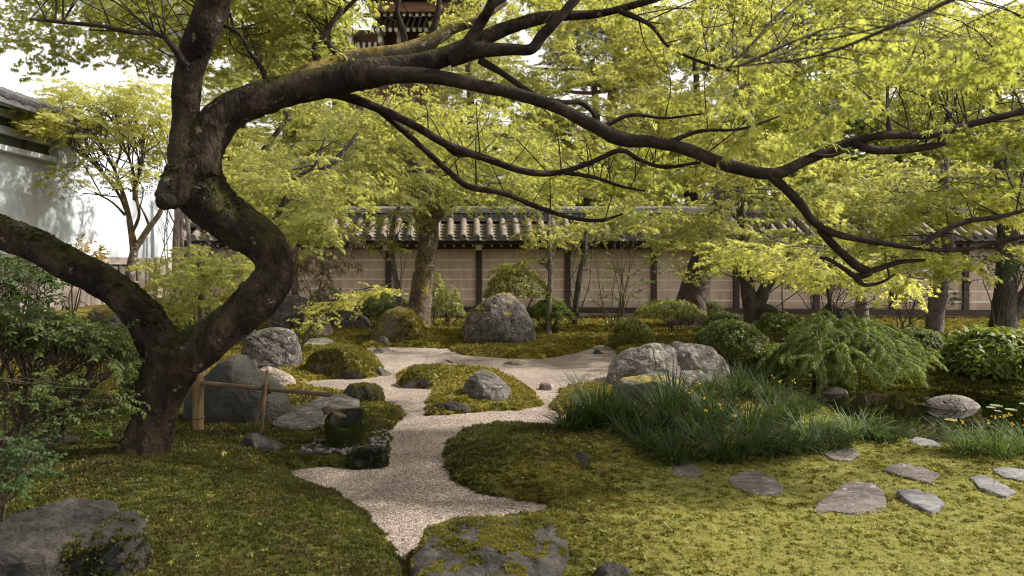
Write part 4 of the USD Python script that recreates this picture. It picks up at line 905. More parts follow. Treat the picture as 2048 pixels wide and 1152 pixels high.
# the pale gravel pocket's flat stone and stones lying flush with the ground
SLABS = [
 ([(548, 850), (560, 832), (600, 812), (640, 796), (690, 790), (722, 800), (715, 818), (680, 832), (640, 850), (590, 858)], .05, 'slab_grey', 'broad flat grey stone lying beneath the bamboo spout', 'rock'),
 ([(580, 902), (600, 890), (640, 886), (662, 892), (652, 903), (610, 908)], .008, 'rock_dark_moss', 'mossy flat stone just left of the basin pebbles', 'rock'),
 ([(604, 688), (625, 678), (655, 676), (668, 684), (650, 694), (620, 696)], .05, 'rock_pale', 'whitish flat stone in the small gravel pocket at the back left', 'rock'),
 ([(1455, 958), (1475, 944), (1510, 941), (1545, 955), (1567, 975), (1555, 987), (1510, 988), (1472, 976)], 0.015, 'step_stone', 'round brown stepping stone nearest the grass clumps', 'stepping stone'),
 ([(1622, 1030), (1635, 1005), (1680, 975), (1700, 963), (1745, 966), (1768, 985), (1778, 1010), (1740, 1022), (1700, 1028), (1660, 1022)], 0.017, 'step_stone', 'largest stepping stone, grey with a wavy split face', 'stepping stone'),
 ([(1792, 980), (1830, 978), (1870, 990), (1890, 1010), (1860, 1022), (1820, 1005)], 0.017, 'step_blue', 'bluish stepping stone right of the largest one', 'stepping stone'),
 ([(1764, 938), (1790, 926), (1840, 932), (1882, 950), (1860, 966), (1800, 950)], 0.010, 'step_stone', 'flush brown stepping stone overgrown with golden moss', 'stepping stone'),
 ([(1940, 955), (1965, 950), (2010, 968), (2032, 984), (2008, 992), (1960, 975)], 0.013, 'step_blue', 'narrow grey stepping stone second from the right edge', 'stepping stone'),
 ([(1984, 938), (2010, 933), (2075, 940), (2090, 958), (2050, 962), (2005, 950)], 0.013, 'step_blue', 'stepping stone at the right edge of the picture under the light grass', 'stepping stone'),
 ([(1648, 908), (1670, 897), (1705, 898), (1722, 908), (1705, 920), (1665, 920)], 0.011, 'step_stone', 'pinkish flat stone at the front edge of the big grass clumps', 'stepping stone'),
 ([(1818, 884), (1832, 876), (1865, 882), (1890, 896), (1870, 902), (1836, 894)], 0.020, 'step_blue', 'pale edge stone on the near bank of the pond', 'stepping stone'),
 ([(1143, 915), (1150, 902), (1170, 902), (1180, 915), (1165, 928), (1150, 926)], .012, 'rock_dark', 'small dark stone sunk flush in the middle moss mound', 'rock'),
 ([(1338, 948), (1350, 925), (1380, 922), (1404, 940), (1395, 958), (1355, 962)], 0.010, 'step_stone', 'dull stone half sunk in moss in front of the grass', 'rock'),
 ([(100, 885), (130, 878), (160, 880), (150, 890), (112, 893)], .03, 'rock_dark', 'flat dark stone on the left bank behind the maple trunk', 'rock'),
]
BIG = [
 ([(-60, 1078), (10, 1042), (85, 1019), (150, 1004), (232, 1002), (246, 1022), (292, 1046), (298, 1072), (240, 1088), (150, 1092), (60, 1114), (-60, 1120)], .12, 'rock_dark', 'broad dark flat-topped rock in the moss at the lower left corner', .55, ('moss_deep', 420, .017, lambda p, n, c: (p[:, 0] > c[0] + .10) & (n[:, 2] < .85))),
 ([(822, 1108), (868, 1064), (930, 1046), (1010, 1034), (1085, 1036), (1128, 1058), (1134, 1100), (1110, 1150), (1050, 1210), (900, 1220), (835, 1170)], .075, 'rock_dark_moss', 'low moss-streaked dark rock slab at the bottom centre beside the gravel', .9, ('moss_olive', 2200, .012, lambda p, n, c: (n[:, 2] > .2) & ((N2(p[:, 0], p[:, 1], 5, 77) > .50) | (N2(p[:, 0], p[:, 1], 14, 78) > .62)))),
]
for i, (o, h, mat, label, rough, ms) in enumerate(BIG):
    mesh, plan = slab_mesh(o, h, 90 + i, 40, 160, 14, rough * 1.3); STONE_PLANS.append(Polygon(plan).buffer(-.02))
    c = mesh[0].mean(0); t = Thing('rock', label, 'rock', (c[0], c[1], mesh[0][:, 2].min())); t.part('stone', mesh, M[mat], smooth=38)
    rng = np.random.default_rng(330 + i); p, n = on_mesh(mesh, ms[1] * 3, rng, lambda p, n: ms[3](p, n, c)); p, n = p[:ms[1]], n[:ms[1]]
    scatter(t, 'moss', MOSS, p, upright(n * .6 + np.array([0, 0, .5]), rng, .3), rng.uniform(.7, 1.35, len(p)) * ms[2], M[ms[0]])
for i, (o, h, mat, label, cat) in enumerate(SLABS):
    (mesh, plan) = slab_mesh(o, h, 7 + i)
    single('stepping_stone' if cat == 'stepping stone' else 'flat_stone', mesh, M[mat], label, cat, smooth=35)
    STONE_PLANS.append(Polygon(plan).buffer(-.022))
# ------------------------------------------------------------------ trees
def samples(rows, n=5): return curve(rows, n)[:, :3]
def link_twigs(limb_pts, pts, n, rng, r0=.008, r1=.0018, sag=.12, sides=4):
    """Thin twigs from the nearest limb to n of the points, joined into one mesh."""
    from scipy.spatial import cKDTree
    T = cKDTree(limb_pts); out = []
    for k in rng.choice(len(pts), min(n, len(pts)), replace=False):
        e = pts[k]; m = min(40, len(limb_pts)); d, i = T.query(e, m); j = i[rng.integers(0, m)]; s = limb_pts[j]; L = np.linalg.norm(e - s)
        if L < .08 or L > 2.6: continue
        a, b = s + (e - s) * .35 + rng.normal(0, .05 * L, 3) + [0, 0, .06 * L], s + (e - s) * .7 + rng.normal(0, .04 * L, 3) + [0, 0, .5 * sag * L]
        rr = r0 * min(1.0, .35 + L / 1.6)
        out.append(tube([(*s, rr), (*a, rr * .75), (*b, rr * .5), (*e, r1)], sides, 4, ends=False))
    return cat_mesh(out) if out else None

# the old maple in front ------------------------------------------------
mb = G(290, 905)
my = mb[1]
maple = Thing('old_maple', 'old moss-grown maple with a winding S-shaped trunk and long spreading limbs', 'tree', mb)
LIMBS = {
 'trunk': [(282, 968, 62, my), (284, 930, 52), (288, 903, 44), (304, 850, 43), (320, 795, 44), (340, 740, 49), (352, 700, 52)],
 'left_limb': [(350, 722, 42, my), (320, 690, 41), (286, 634, 35), (230, 578, 33), (150, 533, 33), (70, 490, 32), (-10, 458, 31), (-120, 400, 32), (-260, 320, 28)],
 'curved_limb': [(335, 725, 46, my), (390, 700, 43, my + .02), (450, 657, 40, my + .05), (505, 610, 41), (540, 567, 38), (549, 528, 37, my + .08), (530, 490, 40), (480, 452, 44), (428, 412, 48), (396, 370, 50, my + .05), (390, 325, 46)],
 'cut_stub': [(395, 325, 44, my), (368, 355, 38, my - .05), (345, 385, 30, my - .12), (330, 401, 24, my - .16)],
 'upright_limb': [(382, 345, 40, my), (374, 285, 33), (372, 230, 26), (374, 170, 26, my - .03), (388, 110, 28), (408, 60, 29, my - .08), (424, 10, 30), (440, -60, 28, my - .15), (450, -200, 24), (430, -420, 16)],
 'right_limb': [(394, 345, 42, my), (410, 290, 39, my + .04), (440, 240, 37, my + .06), (490, 207, 33, my + .1), (560, 184, 31, my + .14), (640, 167, 30, my + .18), (720, 150, 30), (800, 138, 25, my + .25), (880, 116, 20), (940, 92, 18, my + .3), (1000, 62, 15), (1090, 35, 12, my + .3), (1190, 28, 8), (1275, 8, 7, my + .2), (1400, -30, 6), (1560, -70, 5)],
 'pale_limb': [(540, 190, 24, my + .14), (590, 168, 26, my + .2), (640, 140, 22, my + .28), (710, 118, 18, my + .35), (790, 105, 16), (850, 88, 15, my + .4), (905, 58, 11), (960, 38, 8), (1010, 4, 7, my + .5)],
 'looped_limb': [(900, 120, 15, my + .22), (960, 102, 14, my + .2), (1020, 99, 12), (1062, 98, 11, my + .15), (1085, 70, 11), (1112, 42, 10, my + .1), (1150, 0, 9), (1200, -60, 8)],
 'steep_limb': [(905, 118, 14, my + .18), (935, 85, 12, my + .12), (962, 45, 11), (984, 5, 10, my), (1000, -60, 9)],
 'long_limb': [(700, 152, 20, my + .18), (790, 150, 17, my + .14), (865, 153, 15), (950, 170, 13, my + .08), (1040, 190, 12), (1110, 213, 12, my), (1180, 247, 13), (1240, 277, 14), (1310, 285, 12, my - .05), (1375, 300, 12), (1460, 332, 13), (1545, 348, 12, my - .12), (1610, 322, 10), (1690, 287, 9), (1765, 271, 8, my - .2), (1860, 270, 8), (1935, 250, 7), (2048, 222, 7, my - .3), (2170, 195, 6), (2330, 150, 5), (2560, 120, 3, my - .1), (2800, 60, 1.5)],
 'hanging_limb': [(1535, 346, 10, my - .12), (1565, 372, 9), (1598, 405, 9, my - .15), (1628, 444, 8), (1672, 468, 7, my - .2), (1750, 484, 5.5), (1840, 496, 5.5, my - .25), (1915, 500, 5), (1975, 489, 5), (2050, 472, 4.5, my - .35), (2150, 455, 4), (2300, 420, 3, my - .2), (2460, 410, 1.5)],
 'low_limb': [(640, 180, 14, my + .25), (690, 193, 10, my + .35), (760, 218, 9, my + .45), (830, 252, 8, my + .55), (900, 292, 8), (975, 318, 7, my + .7), (1045, 342, 7), (1110, 346, 6, my + .8), (1175, 328, 5), (1240, 301, 5), (1280, 320, 4), (1330, 334, 4), (1400, 325, 3, my + .8)],
 'drooping_limb': [(760, 220, 8, my + .45), (800, 255, 7, my + .6), (850, 300, 6), (905, 350, 6, my + .8), (940, 374, 6), (1010, 388, 5), (1075, 414, 5, my + 1.0), (1140, 435, 4), (1200, 441, 4), (1245, 428, 2, my + 1.0)],
 'thin_limb': [(960, 120, 8, my + .2), (1010, 150, 6, my + .3), (1070, 190, 5), (1120, 204, 5), (1160, 205, 5, my + .4), (1185, 225, 4), (1200, 250, 3)],
}
SIDE = [  # smaller branches: name always "branch"
 [(1640, 458, 9, my - .16), (1672, 495, 8), (1712, 530, 9), (1738, 545, 8), (1712, 553, 6), (1692, 540, 5), (1660, 520, 4), (1640, 515, 3)],
 [(1735, 545, 7, my - .16), (1765, 535, 6), (1800, 524, 5), (1850, 520, 3)],
 [(1712, 556, 6, my - .16), (1730, 570, 4), (1762, 565, 3), (1790, 548, 2)],
 [(1708, 283, 9, my - .15), (1745, 299, 9), (1800, 300, 8), (1860, 293, 7), (1890, 287, 5)],
 [(1690, 300, 5, my - .15), (1660, 312, 4), (1620, 309, 3)],
 [(1780, 271, 7, my - .2), (1778, 250, 5), (1775, 232, 4), (1762, 215, 2)],
 [(1845, 492, 6, my - .25), (1875, 468, 6), (1935, 442, 6), (1990, 435, 5), (2060, 418, 4)],
 [(372, 130, 10, my - .1), (345, 92, 7, my - .2), (318, 70, 5), (260, 64, 5, my - .35), (200, 52, 4), (140, 46, 4), (60, 38, 3, my - .5)],
 [(690, 120, 8, my + .3), (655, 85, 6), (660, 50, 5), (690, 20, 4), (720, -10, 4)],
 [(640, 140, 10, my + .25), (632, 95, 8), (655, 60, 6), (680, 20, 5), (700, -30, 4)],
 [(855, 88, 9, my + .4), (868, 55, 7), (876, 25, 6), (880, -10, 5)],
 [(812, 100, 8, my + .4), (806, 60, 6), (795, 25, 5), (800, -10, 4)],
 [(540, 180, 7, my + .15), (520, 130, 5), (500, 105, 4), (480, 70, 3), (450, 50, 2)],
 [(985, 8, 9, my), (1030, -20, 7), (1100, -60, 5)],
 [(1240, 22, 6, my + .2), (1300, 50, 4), (1340, 95, 3), (1420, 130, 3), (1500, 150, 2)],
 [(1330, 288, 6, my - .05), (1400, 262, 4), (1480, 258, 3), (1560, 232, 2)],
 [(1200, 258, 6, my), (1260, 230, 4), (1330, 236, 3), (1400, 228, 2)],
 [(885, 285, 5, my + .6), (910, 308, 4), (945, 312, 4), (1000, 322, 3)],
 [(1130, 345, 5, my + .8), (1190, 355, 4), (1240, 372, 3), (1290, 382, 2)],
]
LB, limb_pts, moss_src = {}, [], []
BARK = {'trunk': 'bark_maple', 'left_limb': 'bark_maple', 'curved_limb': 'bark_maple', 'cut_stub': 'bark_maple', 'upright_limb': 'bark_maple', 'right_limb': 'bark_maple', 'pale_limb': 'bark_lichen'}
for k, (name, rows) in enumerate(LIMBS.items()):
    big = rows[0][2] > 30
    pr = px_path(rows)
    if name == 'trunk': pr[0][0] = pr[1][0] - .02; pr[0][2] = mb[2] - .08
    mesh = tube(pr, 56 if big else 16, 22 if big else 8, .15 if big else .15, k + 3, 5.5 if big else 9, fine=.10 if big else .06)
    maple.part('trunk' if name == 'trunk' else 'limb', mesh, M[BARK.get(name, 'bark_limb')], smooth=50)
    limb_pts.append(samples(pr))
    if big: moss_src.append(mesh)
for k, rows in enumerate(SIDE):
    pr = px_path(rows); maple.part('branch', tube(pr, 7, 6, .12, 60 + k, 14), M['bark_limb'], smooth=50); limb_pts.append(samples(pr))
# pruned knots
for u, v, r, dy in ((332, 402, 19, -.2),):
    p = W(u, v, my + dy); m = trimesh.creation.icosphere(3, r / FOC * my); q = np.array(m.vertices) * [1, .7, .9]; q *= (1 + .25 * (meshkit.fbm(q * 30 + u, 3, 1) - .5))[:, None]
    maple.part('knot', (q + p, m.faces), M['bark_maple'], smooth=60)
limb_pts = np.vstack(limb_pts)
rng = np.random.default_rng(5)
mm = cat_mesh(moss_src)
p, n = on_mesh(mm, 9000, rng, lambda p, n: (n[:, 2] + 1.0 * (meshkit.fbm(p * 5, 3, 8) - .5) > .42) & (meshkit.fbm(p * 4.5 + 3, 3, 4) > .50) & (p[:, 2] < EYE + .9))
scatter(maple, 'moss', MOSS, p, upright(n, rng, .3), rng.uniform(.008, .017, len(p)), M['moss_dark'])

NEAR = [ # polygon, count, near depth, far depth, noise threshold
 ([(0, -110), (640, -110), (660, 10), (600, 70), (520, 85), (440, 65), (360, 80), (230, 35), (100, 30), (0, 15)], 310, my + .15, my + 1.5, .42),
 ([(100, 30), (230, 30), (360, 75), (350, 115), (300, 105), (240, 95), (190, 80), (110, 70)], 46, my + .1, my + .8, .40),
 ([(20, 45), (60, 30), (120, 50), (115, 90), (60, 75)], 10, my + .1, my + .7, .3),
 ([(430, -80), (690, -80), (680, 60), (630, 115), (540, 120), (440, 95)], 185, my + .2, my + 2, .42),
 ([(850, 0), (950, 15), (930, 60), (870, 70)], 8, my + .5, my + 1.2, .3),
 ([(1200, -90), (2120, -90), (2120, 245), (1900, 205), (1700, 195), (1500, 200), (1390, 150), (1300, 50)], 430, my - .12, my + 1.8, .50),
 ([(980, -80), (1310, -80), (1290, 30), (1120, 15), (1000, 25)], 46, my + .2, my + 1.4, .4),
 ([(1690, 210), (2090, 180), (2090, 280), (1900, 295), (1760, 275)], 54, my - .1, my + .7, .42),
 ([(1250, 140), (1560, 200), (1640, 290), (1560, 305), (1400, 265), (1290, 235)], 50, my, my + 1.4, .44),
 ([(650, 170), (760, 155), (1000, 165), (1180, 230), (1300, 270), (1400, 330), (1300, 390), (1150, 385), (1000, 340), (850, 290), (740, 225)], 210, my + .8, my + 2.8, .48),
 ([(1600, 430), (1690, 455), (1780, 485), (1880, 485), (1890, 515), (1820, 530), (1720, 530), (1640, 490)], 34, my - .1, my + .6, .40),
 ([(2120, 40), (2760, 0), (2800, 160), (2300, 210), (2130, 200)], 60, my - .2, my + 1.0, .45),
 ([(1900, 480), (2010, 470), (2010, 500), (1920, 512)], 6, my - .3, my + .3, .3),
 ([(1830, 365), (2070, 370), (2070, 425), (1920, 440), (1840, 430)], 34, my - .15, my + .5, .40),
]
rng = np.random.default_rng(11); allp = []
for i, (poly, n, a, b, thr) in enumerate(NEAR):
    allp.append(foliage_points(poly, n, a, b, rng, 3.4, thr, i + 1, 1.3))
# the part of the crown above and beside the picture, reaching over the viewer's left
up_pts = np.c_[rng.uniform(-6.0, 2.2, 1100), rng.uniform(1.2, 7.0, 1100), rng.uniform(2.9, 4.7, 1100)]
k = (up_pts[:, 2] > EYE + 575 / FOC * up_pts[:, 1]) & (meshkit.fbm(up_pts * [.8, .8, 1.5], 3, 9) > .42) & (up_pts[:, 0] < -.1 + .3 * (up_pts[:, 1] - 2))
pts = np.vstack(allp + [up_pts[k]])
tw = link_twigs(limb_pts, np.vstack(allp), 260, rng, .0055, .0012)
if tw: maple.part('twigs', tw, M['bark_limb'], kind='stuff')
pu, pv = pts[:, 0] / pts[:, 1] * FOC + 1024, HOR - (pts[:, 2] - EYE) / pts[:, 1] * FOC
order = np.argsort(pts[:, 1] + 50 * ((pu < 40) | (pu > 2000) | (pv < 20)))[:13]; n = len(order)
dd = pts[order] - (mb + [0, 0, 2.0])
baked_leaves(maple, SPRAY, pts[order], yawed(np.arctan2(dd[:, 1], dd[:, 0]) + rng.normal(0, .9, n), .26 + rng.normal(0, .25, n), rng.normal(0, .3, n)), rng.uniform(.6, .84, n), M['maple_near'], M['stem'])
pts = np.delete(pts, order, 0)
sprays(maple, pts, rng, 'maple_near', SPRAY, mb + [0, 0, 2.0], (.46, .76), .24)
# a nearer bough that hangs in from the upper right, out of focus
rng = np.random.default_rng(12)
bough = Thing('maple_bough', 'near out-of-focus maple bough hanging in from the upper right corner', 'tree', W(2300, -300, 2.1))
rows = [(2500, -420, 16, 2.0), (2200, -160, 9, 2.0), (1900, 0, 5, 2.05), (1780, 55, 4), (1640, 110, 3, 2.1), (1500, 130, 2), (1400, 140, 1, 2.15)]
pr = px_path(rows); bough.part('branch', tube(pr, 7, 6, .1, 3, 14), M['bark_limb'], smooth=50)
pb = np.vstack([foliage_points([(1350, 30), (1500, 60), (1760, -20), (2080, -40), (2080, 120), (1800, 190), (1700, 230), (1560, 240), (1430, 170)], 34, 2.1, 2.8, rng, 3, .46, 3, 1.5)])
tw = link_twigs(samples(pr), pb, 30, rng, .004, .001)
if tw: bough.part('twigs', tw, M['bark_limb'], kind='stuff')
n = len(pb); baked_leaves(bough, SPRAY_NEAR, pb, yawed(rng.uniform(-np.pi, np.pi, n), .35 + rng.normal(0, .25, n), rng.normal(0, .3, n)), rng.uniform(.6, .85, n), M['maple_near'], M['stem'])

# trees standing in the garden ------------------------------------------------
def tree(name, label, cat, rows, bark, crowns, leaf, seed, sides=12, limbs=(), group=None, protos=SPRAY, twigs=60, thr=.45, scale=(.85, 1.25), droop=.25, rough=.12, layer=3.0, fx=.9, sink=.25, centre=True):
    """rows: the trunk in pixels with its depth first given; crowns: (polygon, count, near, far)."""
    rng = np.random.default_rng(seed)
    pr = px_path(rows); base = np.array(pr[0][:3]); gz = float(ground(base[0], base[1])) if base[1] < 17.5 else .1
    pr[0][2] = min(pr[0][2], gz) - sink * .3
    t = Thing(name, label, cat, (base[0], base[1], gz), group=group)
    t.part('trunk', tube(pr, sides, 8, rough, seed, 6), M[bark], smooth=50)
    lp = [samples(pr)]
    for i, l in enumerate(limbs):
        q = px_path(l, rows[0][3]); t.part('limb', tube(q, 8, 6, rough, seed + i, 9), M[bark], smooth=50); lp.append(samples(q))
    P = [foliage_points(poly, n, a, b, rng, layer, thr, seed + i, fx) for i, (poly, n, a, b) in enumerate(crowns)]
    if P:
        P = np.vstack(P)
        if twigs:
            tw = link_twigs(np.vstack(lp), P, twigs, rng, .009 * min(1.6, base[1] / 9), .002)
            if tw: t.part('twigs', tw, M[bark if bark != 'bark_lichen' else 'bark_dark'], kind='stuff')
        sprays(t, P, rng, leaf, protos, lp[0][-1] if centre else None, scale, droop)
    return t
d1 = 13.0
tree('garden_maple', 'lichen-spotted brown maple with a forked trunk rising over the wall roof', 'tree',
     [(838, 632, 27, 13.2), (842, 590, 22), (850, 530, 20), (858, 470, 20), (850, 425, 22), (845, 380, 20), (830, 330, 15), (800, 270, 11), (770, 200, 8)], 'bark_lichen',
     [([(640, 230), (760, 190), (900, 200), (1060, 260), (1150, 330), (1120, 395), (980, 408), (880, 402), (760, 400), (680, 392), (620, 340)], 620, 10.5, 14.5), ([(560, 130), (690, 130), (740, 200), (690, 235), (560, 210)], 90, 12, 15)], 'maple_mid', 201,
     limbs=[[(855, 455, 13, 13.2), (878, 425, 12), (898, 400, 10), (930, 350, 8), (970, 290, 6)], [(845, 385, 11), (880, 330, 8), (930, 280, 6), (980, 250, 4)]], thr=.47)
tree('garden_maple', 'slim maple with long dark rising branches between the S-shaped trunk and the wall', 'tree',
     [(498, 690, 9, 9.2), (505, 620, 9), (520, 540, 8), (545, 450, 7), (585, 385, 6), (640, 345, 6), (690, 300, 5), (715, 265, 3)], 'bark_dark',
     [([(440, 300), (520, 250), (640, 260), (720, 300), (740, 360), (690, 420), (620, 445), (540, 440), (470, 440), (440, 380)], 260, 7.6, 10.5), ([(560, 420), (690, 430), (650, 455), (590, 460)], 20, 8, 9)], 'maple_mid', 202, sides=9,
     limbs=[[(560, 420, 5, 9.2), (590, 360, 4), (630, 330, 3), (650, 275, 2)], [(535, 470, 5, 9.2), (570, 440, 4), (610, 400, 3)]], thr=.46)
tree('garden_maple', 'twin-stemmed maple with a long low branch reaching over the azaleas', 'tree',
     [(1500, 668, 22, 10.6), (1508, 640, 20), (1500, 600, 16), (1492, 560, 13), (1488, 500, 11), (1484, 440, 9), (1478, 380, 7)], 'bark_dark',
     [([(1440, 480), (1540, 455), (1640, 470), (1720, 510), (1700, 560), (1620, 540), (1560, 520), (1450, 510)], 120, 9.4, 11.2), ([(1190, 410), (1330, 380), (1470, 390), (1500, 440), (1420, 490), (1330, 480), (1210, 450)], 100, 9.2, 11), ([(1380, 230), (1560, 260), (1700, 330), (1640, 420), (1480, 400), (1400, 330)], 260, 9.5, 12)], 'maple_mid', 203,
     limbs=[[(1508, 640, 15, 10.6), (1520, 600, 14), (1540, 560, 12), (1562, 530, 11), (1582, 512, 9), (1620, 480, 6)], [(1532, 575, 7, 10.6), (1522, 550, 6), (1518, 535, 4)],
            [(1510, 645, 9, 10.6), (1525, 616, 8, 10.3), (1560, 625, 7, 10.1), (1585, 640, 7, 9.9), (1598, 662, 6, 9.7), (1640, 682, 5, 9.5), (1690, 705, 3, 9.2)]], thr=.44)
tree('pine_trunk_tree', 'thick leaning pine trunk with dark furrowed bark in front of the wall', 'tree',
     [(1378, 640, 34, 13.6), (1384, 600, 29), (1398, 545, 25), (1415, 490, 24), (1440, 420, 22), (1470, 330, 20), (1490, 240, 18), (1500, 120, 15), (1490, -60, 12)], 'bark_pine',
     [([(1300, 440), (1380, 420), (1460, 430), (1470, 500), (1420, 560), (1380, 540), (1370, 490), (1310, 480)], 70, 12.6, 14.0)], 'maple_mid', 204, sides=18, rough=.2, twigs=15, thr=.42)
tree('garden_maple', 'straight pale lichen-blotched trunk on the right before the wall', 'tree',
     [(1868, 672, 17, 12.4), (1872, 620, 16), (1882, 560, 15), (1892, 500, 14), (1888, 440, 13), (1888, 380, 11), (1890, 300, 9), (1900, 200, 7)], 'bark_pale',
     [([(1640, 330), (1760, 290), (1960, 320), (2060, 360), (2060, 430), (1900, 440), (1760, 440), (1660, 410)], 300, 10.8, 13.5), ([(1640, 430), (1820, 430), (1870, 470), (1760, 490), (1640, 470)], 40, 11, 13)], 'maple_mid', 205,
     limbs=[[(1885, 430, 8, 12.4), (1930, 390, 7), (1965, 345, 6), (2000, 330, 5)], [(1888, 470, 6, 12.4), (1860, 440, 6), (1845, 400, 4)]], thr=.45)
tree('garden_tree', 'dark trunk near the right edge with an evergreen growing round it', 'tree',
     [(2005, 660, 26, 11.6), (2008, 620, 22), (2012, 560, 19), (2014, 480, 17), (2010, 400, 15), (2000, 300, 12)], 'bark_dark',
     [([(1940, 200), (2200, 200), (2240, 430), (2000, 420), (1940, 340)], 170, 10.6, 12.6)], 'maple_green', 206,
     limbs=[[(2020, 640, 14, 11.6), (2045, 600, 12), (2080, 540, 10), (2110, 450, 8)]])
tree('garden_tree', 'short dark trunk by the wall behind the white-flowering shrub', 'tree',
     [(1724, 640, 14, 14.3), (1724, 600, 11), (1723, 560, 10), (1725, 520, 9), (1722, 450, 8), (1715, 400, 7)], 'bark_pale', [([(1600, 360), (1780, 340), (1820, 420), (1700, 440), (1610, 420)], 110, 13.2, 15.2)], 'maple_green', 207)
tree('sapling', 'slender spotted sapling in front of the second dark post', 'tree',
     [(808, 628, 6, 13.0), (800, 600, 6), (792, 560, 6), (786, 520, 5), (782, 480, 5), (788, 440, 4), (800, 405, 4)], 'bark_pale',
     [([(700, 445), (790, 410), (830, 415), (820, 445), (760, 460), (720, 470)], 26, 12.6, 13.3), ([(765, 470), (795, 468), (800, 488), (770, 488)], 5, 12.8, 13.1)], 'maple_mid', 208, sides=7, twigs=14, thr=.3)
tree('sapling', 'thin pale sapling beside the biggest boulder, with a tuft of maple leaves', 'tree',
     [(1097, 660, 6, 12.2), (1098, 600, 6), (1101, 550, 5), (1099, 500, 5), (1097, 440, 4), (1100, 400, 3)], 'bark_pale',
     [([(1040, 445), (1100, 430), (1130, 460), (1110, 482), (1060, 475)], 22, 11.8, 12.6), ([(1010, 518), (1060, 508), (1080, 525), (1030, 535)], 8, 11.9, 12.4)], 'maple_mid', 209, sides=7, twigs=10, thr=.3,
     limbs=[[(1098, 545, 2, 12.2), (1090, 530, 2), (1070, 520, 1)]])
tree('sapling', 'dark leaning stem behind the sparse shrub, right of the fourth post', 'tree',
     [(1148, 650, 7, 13.6), (1152, 610, 6), (1158, 560, 6), (1168, 510, 5), (1172, 460, 4)], 'bark_dark', [([(1110, 440), (1190, 430), (1220, 460), (1160, 475)], 22, 13.2, 14)], 'maple_mid', 210, sides=7, twigs=8, thr=.3)
st = tree('young_maple', 'young maple with pale yellow spring leaves against the white storehouse wall', 'tree',
     [(252, 582, 9, 11.0), (262, 535, 9), (268, 502, 8), (262, 460, 6), (255, 420, 5), (240, 370, 4), (220, 320, 3), (170, 240, 2)], 'bark_lichen',
     [([(60, 190), (110, 150), (200, 165), (300, 150), (352, 190), (352, 290), (300, 310), (220, 290), (140, 280), (70, 250)], 480, 10.2, 11.8), ([(10, 185), (80, 195), (110, 260), (60, 275), (20, 235)], 50, 10.2, 11.2), ([(80, 330), (200, 300), (300, 330), (290, 360), (180, 380), (110, 400)], 60, 10.2, 11.5)], 'maple_gold', 211, sides=8, twigs=110, thr=.42, scale=(.6, .95),
     limbs=[[(268, 502, 7, 11.0), (295, 460, 6), (320, 425, 5), (335, 380, 4), (345, 320, 3)], [(262, 470, 4), (278, 430, 3), (272, 380, 3), (285, 310, 2), (290, 250, 2)], [(256, 430, 4), (235, 385, 3), (190, 330, 3), (150, 300, 2), (110, 255, 2)], [(300, 455, 3), (285, 420, 2), (270, 400, 2)], [(250, 430, 3), (225, 405, 2), (190, 385, 1.6)], [(268, 400, 3), (265, 340, 2.4), (240, 270, 2), (225, 205, 1.5)]])
tree('low_maple', 'low bright maple spray hanging behind the S-shaped trunk', 'tree',
     [(405, 660, 6, 7.6), (402, 600, 6), (400, 540, 5), (405, 500, 4), (420, 485, 3)], 'bark_dark',
     [([(300, 545), (340, 510), (400, 480), (470, 480), (500, 520), (490, 560), (430, 555), (380, 570), (340, 560)], 66, 6.6, 8.0), ([(310, 570), (375, 575), (370, 600), (330, 612)], 12, 6.6, 7.4)], 'maple_mid', 212, sides=7, twigs=18, thr=.33, scale=(.75, 1.0))
tree('low_maple', 'small maple seedling arching from behind the dark triangular stone', 'tree',
     [(600, 700, 3, 9.4), (612, 672, 3), (640, 630, 2.4), (670, 600, 2), (720, 580, 1.6), (790, 566, 1)], 'bark_dark',
     [([(690, 585), (740, 565), (805, 562), (800, 572), (740, 585), (690, 600)], 16, 9.0, 9.6), ([(630, 600), (700, 590), (705, 612), (650, 630)], 12, 9.0, 9.6), ([(605, 640), (640, 625), (650, 650), (612, 665)], 7, 9.0, 9.5)], 'maple_gold', 213, sides=6, twigs=14, thr=.25, scale=(.6, .85))
tree('low_maple', 'bright maple spray low on the right, over the white-flowering shrub', 'tree',
     [(1668, 650, 4, 9.7), (1660, 610, 4), (1655, 560, 4, 9.0), (1665, 520, 3, 8.6), (1700, 500, 3, 8.3)], 'bark_dark',
     [([(1420, 500), (1520, 470), (1620, 480), (1760, 530), (1820, 560), (1800, 575), (1700, 560), (1560, 530), (1440, 520)], 120, 7.4, 9.0)], 'maple_gold', 214, sides=7, twigs=30, thr=.38, scale=(.7, 1.0))

